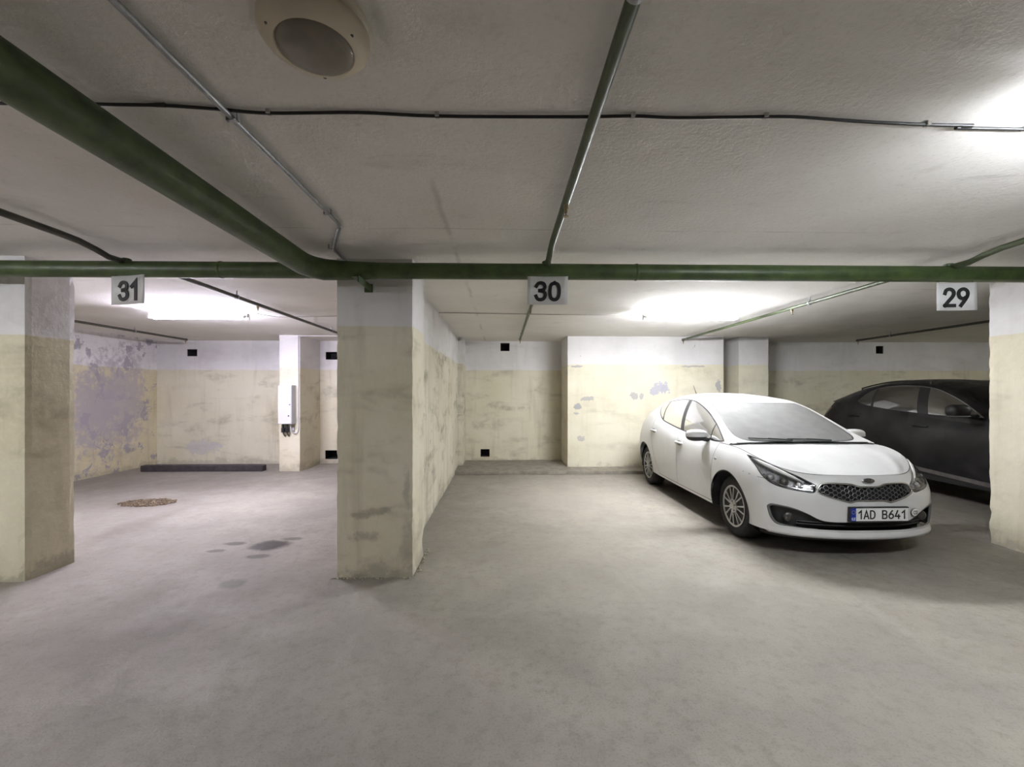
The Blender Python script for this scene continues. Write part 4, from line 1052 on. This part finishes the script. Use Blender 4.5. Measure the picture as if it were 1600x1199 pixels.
mb = MB(); ellipsoid(mb, (0, 0, 0), (.056, .006, .024)); mb.build('badge_oval', M_satin, bd, True)
mb = MB(); ellipsoid(mb, (0, -.003, 0), (.050, .006, .0195)); mb.build('badge_field', M_amber, bd, True)
text_mesh('badge_letters', 'KIA', .021, M_chrome, bd, (0, -.0085, 0), .15, 1.7, .25, .001)
# number plate
pl = empty('number_plate', (.055, -.772, .428)); pl.parent = car
MB().box((-.262, -.004, -.066), (.262, .022, .066), .004).build('plate_holder', M_plastic, pl)
MB().box((-.210, -.0065, -.054), (.255, -.0042, .056)).build('plate_face', M_plate_white, pl)
MB().box((-.255, -.0065, -.054), (-.2105, -.0042, .056)).build('country_band', M_plate_blue, pl)
for k_ in ((0, 3), (4, 8)): text_mesh('plate_number', '1AD B641', .078, M_ink, pl, (.018, -.0068, .001), .15, .98, .24, .001, k_)
text_mesh('country_code', 'CZ', .022, M_plate_white, pl, (-.233, -.0068, -.035), .18, 1.0, .3, .001)
for i in range(12):
    a = 2*math.pi*i/12; MB().lathe([(.0025, -.0075), (.0025, -.0068)], 5, (-.233+.014*math.cos(a), 0, .022+.014*math.sin(a)), 'Y').build('plate_star', simple('star_yellow', srgb(220, 190, 60), .5) if i == 0 else bpy.data.materials['star_yellow'], pl)
sp_ = W(np.array([1.66]), np.array([1.53]))[0]; st = empty('oval_sticker', (sp_[0]+.012, sp_[1]-.012, sp_[2])); st.parent = car; st.rotation_euler = (0, 0, math.radians(12))
mb = MB(); ellipsoid(mb, (0, .004, 0), (.042, .008, .036)); mb.build('sticker_rim', M_greyplastic, st, True)
mb = MB(); ellipsoid(mb, (0, -.0012, 0), (.038, .0042, .032)); mb.build('sticker_face', M_plate_white, st, True)
text_mesh('sticker_letters', 'CD', .034, M_plastic, st, (0, -.0056, 0), .14, 1.0, .25, .001)
# wheels and underbody
for sg in (-1, 1):
    make_wheel(car, sg*.815, 0.0, sg, .312, .20, .213, 0, 7)
    make_wheel(car, sg*.815, 2.60, sg, .312, .20, .213, 0, 7)
arch_liner(car, 0.0, .325, .352, .50, .865); arch_liner(car, 2.60, .33, .352, .50, .80)
MB().box((-.58, -.58, .20), (.58, 3.0, .30)).box((-.80, .42, .22), (.80, 2.2, .27)).build('underbody', M_plastic, car)
MB().box((-.74, .25, .27), (.74, 2.9, .36)).box((-.70, .10, .60), (.70, .42, .90), .05).build('cabin_floor', M_interior, car)
seats(car, [(1.15, (-.36, .36)), (2.0, (-.36, 0, .36))], 0, .60, M_interior)
MB().lathe([(.17, -.012), (.185, 0), (.17, .012), (.16, 0), (.17, -.012)], 24, (0, 0, 0), 'Y').build('steering_wheel', M_plastic, car, True).location = (.36, .62, .90)

# ---- dark SUV behind the pier
def suv_map(p):
    y, v, z = p; return (y*1.045, -.95+(v+.765)*(4.97/4.085), (z+.03) if z <= .25 else .28+(z-.25)*1.17)
SV_NET = [[suv_map(p) for p in r] for r in HB_NET]
SV_RAIL = [(.81, .42, 1.10), (.77, .70, 1.17), (.72, .98, 1.29), (.68, 1.22, 1.41), (.645, 1.5, 1.53), (.62, 1.8, 1.60), (.605, 2.2, 1.63), (.60, 2.6, 1.61), (.60, 3.0, 1.53), (.61, 3.35, 1.43), (.63, 3.58, 1.35), (.64, 3.68, 1.31)]
SV_CEN = [(0, .45, 1.12), (0, .75, 1.25), (0, 1.05, 1.40), (0, 1.35, 1.54), (0, 1.62, 1.63), (0, 1.92, 1.68), (0, 2.3, 1.70), (0, 2.7, 1.68), (0, 3.1, 1.62), (0, 3.45, 1.54), (0, 3.60, 1.42), (0, 3.70, 1.31)]
t0 = suv_map(HB_HOOD[0])
SV_HOOD = [t0, (0, t0[1]+.18, .94), (0, t0[1]+.48, 1.01), (0, t0[1]+.85, 1.07), (0, .48, 1.11)]
SV = Shape(SV_NET, SV_RAIL, SV_CEN, SV_HOOD, (2., 6.4), 6)
suv = empty('suv_car', (6.84, 4.5, 0), -.004)
tag(suv, 'dark dusty SUV half hidden behind the pale pier', 'car')
W2 = SV.wrap; WT2 = SV.R-1.0
a2F = arch_poly(SV, 0.0, .37, .40, 3.2, 7.2); a2R = arch_poly(SV, 2.79, .37, .40, 8.0, 12.2)
def s_at2(v, w):
    s = np.linspace(4, 12, 400); p = W2(s, np.full_like(s, w)); return np.interp(v, p[:, 1], s)
def vline2(pairs, n=5): return np.array([(s_at2(v, w), w) for v, w in crom(pairs, n)])
eA = vline2([(.60, .5), (.58, 2.0), (.60, 3.95)]); eB = vline2([(1.62, .5), (1.60, 2.0), (1.64, 3.95)]); eC = vline2([(2.28, .5), (2.34, 1.2), (2.50, 2.4), (2.62, 3.95)])
dF = np.vstack([eA, row(eA[-1, 0], eB[-1, 0], 3.95)[1:-1], eB[::-1], row(eB[0, 0], eA[0, 0], .5)[1:-1]])
dR = np.vstack([eB, row(eB[-1, 0], eC[-1, 0], 3.95)[1:-1], eC[::-1], row(eC[0, 0], eB[0, 0], .5)[1:-1]])
head2 = crom([(4.2, 3.5), (3.2, 3.6), (2.3, 3.35), (1.9, 3.0), (2.2, 2.75), (3.0, 2.9), (3.7, 3.15)], 5, True)
gr2 = crom([(0, 3.5), (.9, 3.45), (1.3, 3.1), (1.0, 2.2), (1.5, 1.0), (1.2, .7), (0, .65), (-1.2, .7), (-1.5, 1.0), (-1.0, 2.2), (-1.3, 3.1), (-.9, 3.45)], 4, True)
tl2 = crom([(11.2, 3.6), (12.0, 3.5), (12.6, 3.3), (12.6, 2.9), (12.0, 2.9), (11.3, 3.2)], 4, True)
clad = np.vstack([row(4.0, 11.4, -.3, 30), row(11.4, 4.0, .55, 30)])
reg2 = patch(W2, np.linspace(-14, 14, 225), np.linspace(0, WT2, 33), [('-arch', both(a2F)+both(a2R)), ('headlight', both(head2)), ('grille', [gr2]), ('taillight', both(tl2)),
    ('da', [dF]), ('db', [mirror(dF)]), ('dc', [dR]), ('dd', [mirror(dR)]), ('sill_cladding', both(clad))])
panel('body', reg2['base'], M_black_paint, suv)
for nm, s in (('da', 7.62), ('db', -7.62), ('dc', 9.38), ('dd', -9.38)):
    d = panel('door', reg2[nm], M_black_paint, suv); sg = 1 if s > 0 else -1
    p = W2(np.array([s+.35*sg]), np.array([3.2]))[0]
    mb = MB(); ellipsoid(mb, tuple(p), (.010, .09, .032)); mb.build('handle_cup', M_plastic, d, True)
    x = p[0]+sg*.02
    MB().tube([(p[0], p[1]-.11, p[2]), (x, p[1]-.09, p[2]), (x+sg*.006, p[1], p[2]+.002), (x, p[1]+.09, p[2]), (p[0], p[1]+.11, p[2])], .014, 8).build('door_handle', M_black_paint, d, True)
M_clad_lit = simple('cladding_lit', srgb(92, 88, 86), .7, var=.15, scale=12)  # lighter tone, painted as the lit part of the cladding
panel_sides('sill_cladding', reg2['sill_cladding'], M_plastic, suv)
for sg in (-1, 1):
    m = np.array([sg, 1])
    for e in (eA, eB, eC): ribbon(W2, e*m, .006, M_seam, 'door_seam', suv)
    # paler strip paints the light caught by the lower door cladding
    ribbon(W2, np.array([(s_at2(v, w), w) for v, w in crom([(.72, .62), (1.2, .80), (1.8, .98), (2.25, 1.12)], 6)])*m, .055, M_clad_lit, 'lit_sill_strip', suv, False, .006)
    ribbon(W2, row(eA[0, 0], eC[0, 0], .5, 30)*m, .008, M_seam, 'door_seam', suv)
panel_sides('headlight', reg2['headlight'], M_lampsilver, suv); panel('grille', reg2['grille'], M_plastic, suv); panel_sides('taillight', reg2['taillight'], M_red, suv)
panel('bonnet', patch(SV.hood, np.linspace(-1, 1, 41), np.linspace(0, 1, 21), [])['base'], M_black_paint, suv)
wsp2 = np.vstack([ws_half, mirror(ws_half[::-1])[1:-1]]); wsp2 = wsp2*np.array([1, 1.12])
hg2 = crom([(-.80, 10.4), (-.78, 9.5), (-.5, 9.3), (0, 9.25), (.5, 9.3), (.78, 9.5), (.80, 10.4), (.4, 10.6), (0, 10.62), (-.4, 10.6)], 4, True)
r2 = patch(SV.roof, np.linspace(-1, 1, 41), np.linspace(0, 11, 89), [('windscreen', [wsp2]), ('hatch', [hg2])])
panel('roof', r2['base'], M_black_paint, suv); panel('windscreen', r2['windscreen'], M_darkglass, suv); panel('rear_window', r2['hatch'], M_darkglass, suv)
def q2(v, z):
    B_, R_ = SV.edges_at(np.asarray(v, float)); return (np.asarray(z)-B_[..., 2])/np.maximum(R_[..., 2]-B_[..., 2], 1e-4)
w2_vz = crom([(.90, 1.165), (.90, 1.165), (1.5, 1.175), (2.0, 1.205), (2.5, 1.25), (2.80, 1.30), (2.90, 1.34), (2.88, 1.38), (2.76, 1.49), (2.60, 1.555), (2.3, 1.585), (2.0, 1.58), (1.69, 1.54), (1.43, 1.45), (1.19, 1.335), (1.0, 1.225)], 5, True)
w2 = np.stack([w2_vz[:, 0], np.clip(q2(w2_vz[:, 0], w2_vz[:, 1]), .02, .97)], 1)
def bar2(v0, z0, v1, z1, wd):
    t = np.linspace(0, 1, 12); v = v0+(v1-v0)*t; z = z0+(z1-z0)*t
    return np.vstack([np.stack([v-wd/2, q2(v-wd/2, z)], 1), np.stack([v+wd/2, q2(v+wd/2, z)], 1)[::-1]])
bp2 = bar2(1.66, 1.12, 1.86, 1.62, .16); qb2 = bar2(2.55, 1.2, 2.66, 1.6, .05)
G2 = SV.glasshouse; G2l = lambda a, b: G2(a, b)*np.array([-1., 1, 1])
for fn in (G2l, G2):
    rg_ = patch(fn, np.linspace(.44, 3.66, 110), np.linspace(0, 1, 14), [('qb', [qb2]), ('bp', [bp2]), ('win', [w2])])
    panel('glasshouse_frame', rg_['base'], M_black_paint, suv); sw = panel('side_window', rg_['win'], M_darkglass, suv)
    for nm in ('bp', 'qb'):
        v_, f_, n_ = rg_[nm]; q_c = inside(w2_vz, v_[f_].mean(1)[:, [1, 2]])
        for sel, mt, nn, par in ((q_c, M_trim, 'window_pillar', sw), (~q_c, M_black_paint, 'glasshouse_frame', suv)):
            if sel.any(): mesh_obj(nn, v_, f_[sel], mt, par, True, n_)
    up = w2[(w2[:, 1] > .45)]; up = up[np.argsort(up[:, 0])]
    ribbon(fn, up, .012, M_satin, 'window_bright_trim', sw, False, .003)
for sg in (-1, 1):
    mr = empty('wing_mirror', (sg*1.06, .98, 1.25)); mr.parent = suv
    mb = MB(); ellipsoid(mb, (0, 0, .0), (.13, .085, .085), .7); mb.build('mirror_cap', M_black_paint, mr, True)
    mb = MB(); ellipsoid(mb, (0, -.01, -.066), (.125, .08, .012), .8); mb.build('mirror_trim', M_satin, mr, True)
    MB().tube([(-sg*.07, 0, -.05), (-sg*.14, -.02, -.07), (-sg*.22, -.03, -.07)], [.03, .028, .03], 10).build('mirror_arm', M_plastic, mr, True)
    rl2 = [SV.roof(np.array([sg*.93]), np.array([b]))[0]+np.array([0, 0, .03]) for b in np.linspace(5.0, 8.2, 14)]
    rl2 = [rl2[0]-np.array([0, 0, .03])]+rl2+[rl2[-1]-np.array([0, 0, .03])]
    MB().tube([tuple(p) for p in rl2], .012, 8).build('roof_rail', M_trim, suv, True)
    make_wheel(suv, sg*.88, 0.0, sg, .365, .23, .25, 0, 7, True); make_wheel(suv, sg*.88, 2.79, sg, .365, .23, .25, 0, 7, True)
arch_liner(suv, 0.0, .37, .40, .52, .91); arch_liner(suv, 2.79, .37, .40, .52, .91)
MB().box((-.62, -.7, .24), (.62, 3.5, .36)).box((-.84, .5, .26), (.84, 2.3, .32)).build('underbody', M_plastic, suv)
MB().box((-.76, .5, .33), (.76, 3.4, .44)).box((-.72, .30, .72), (.72, .62, 1.06), .05).build('cabin_floor', M_interior, suv)
seats(suv, [(1.45, (-.38, .38)), (2.35, (-.38, 0, .38))], 0, .74, M_interior)
rs = patch(inset_fn(W2, .07), np.linspace(-4.6, 4.6, 60), np.linspace(.5, 3.1, 12), [('-arch', both(a2F))]); panel('inner_shell', rs['base'], M_plastic, suv)
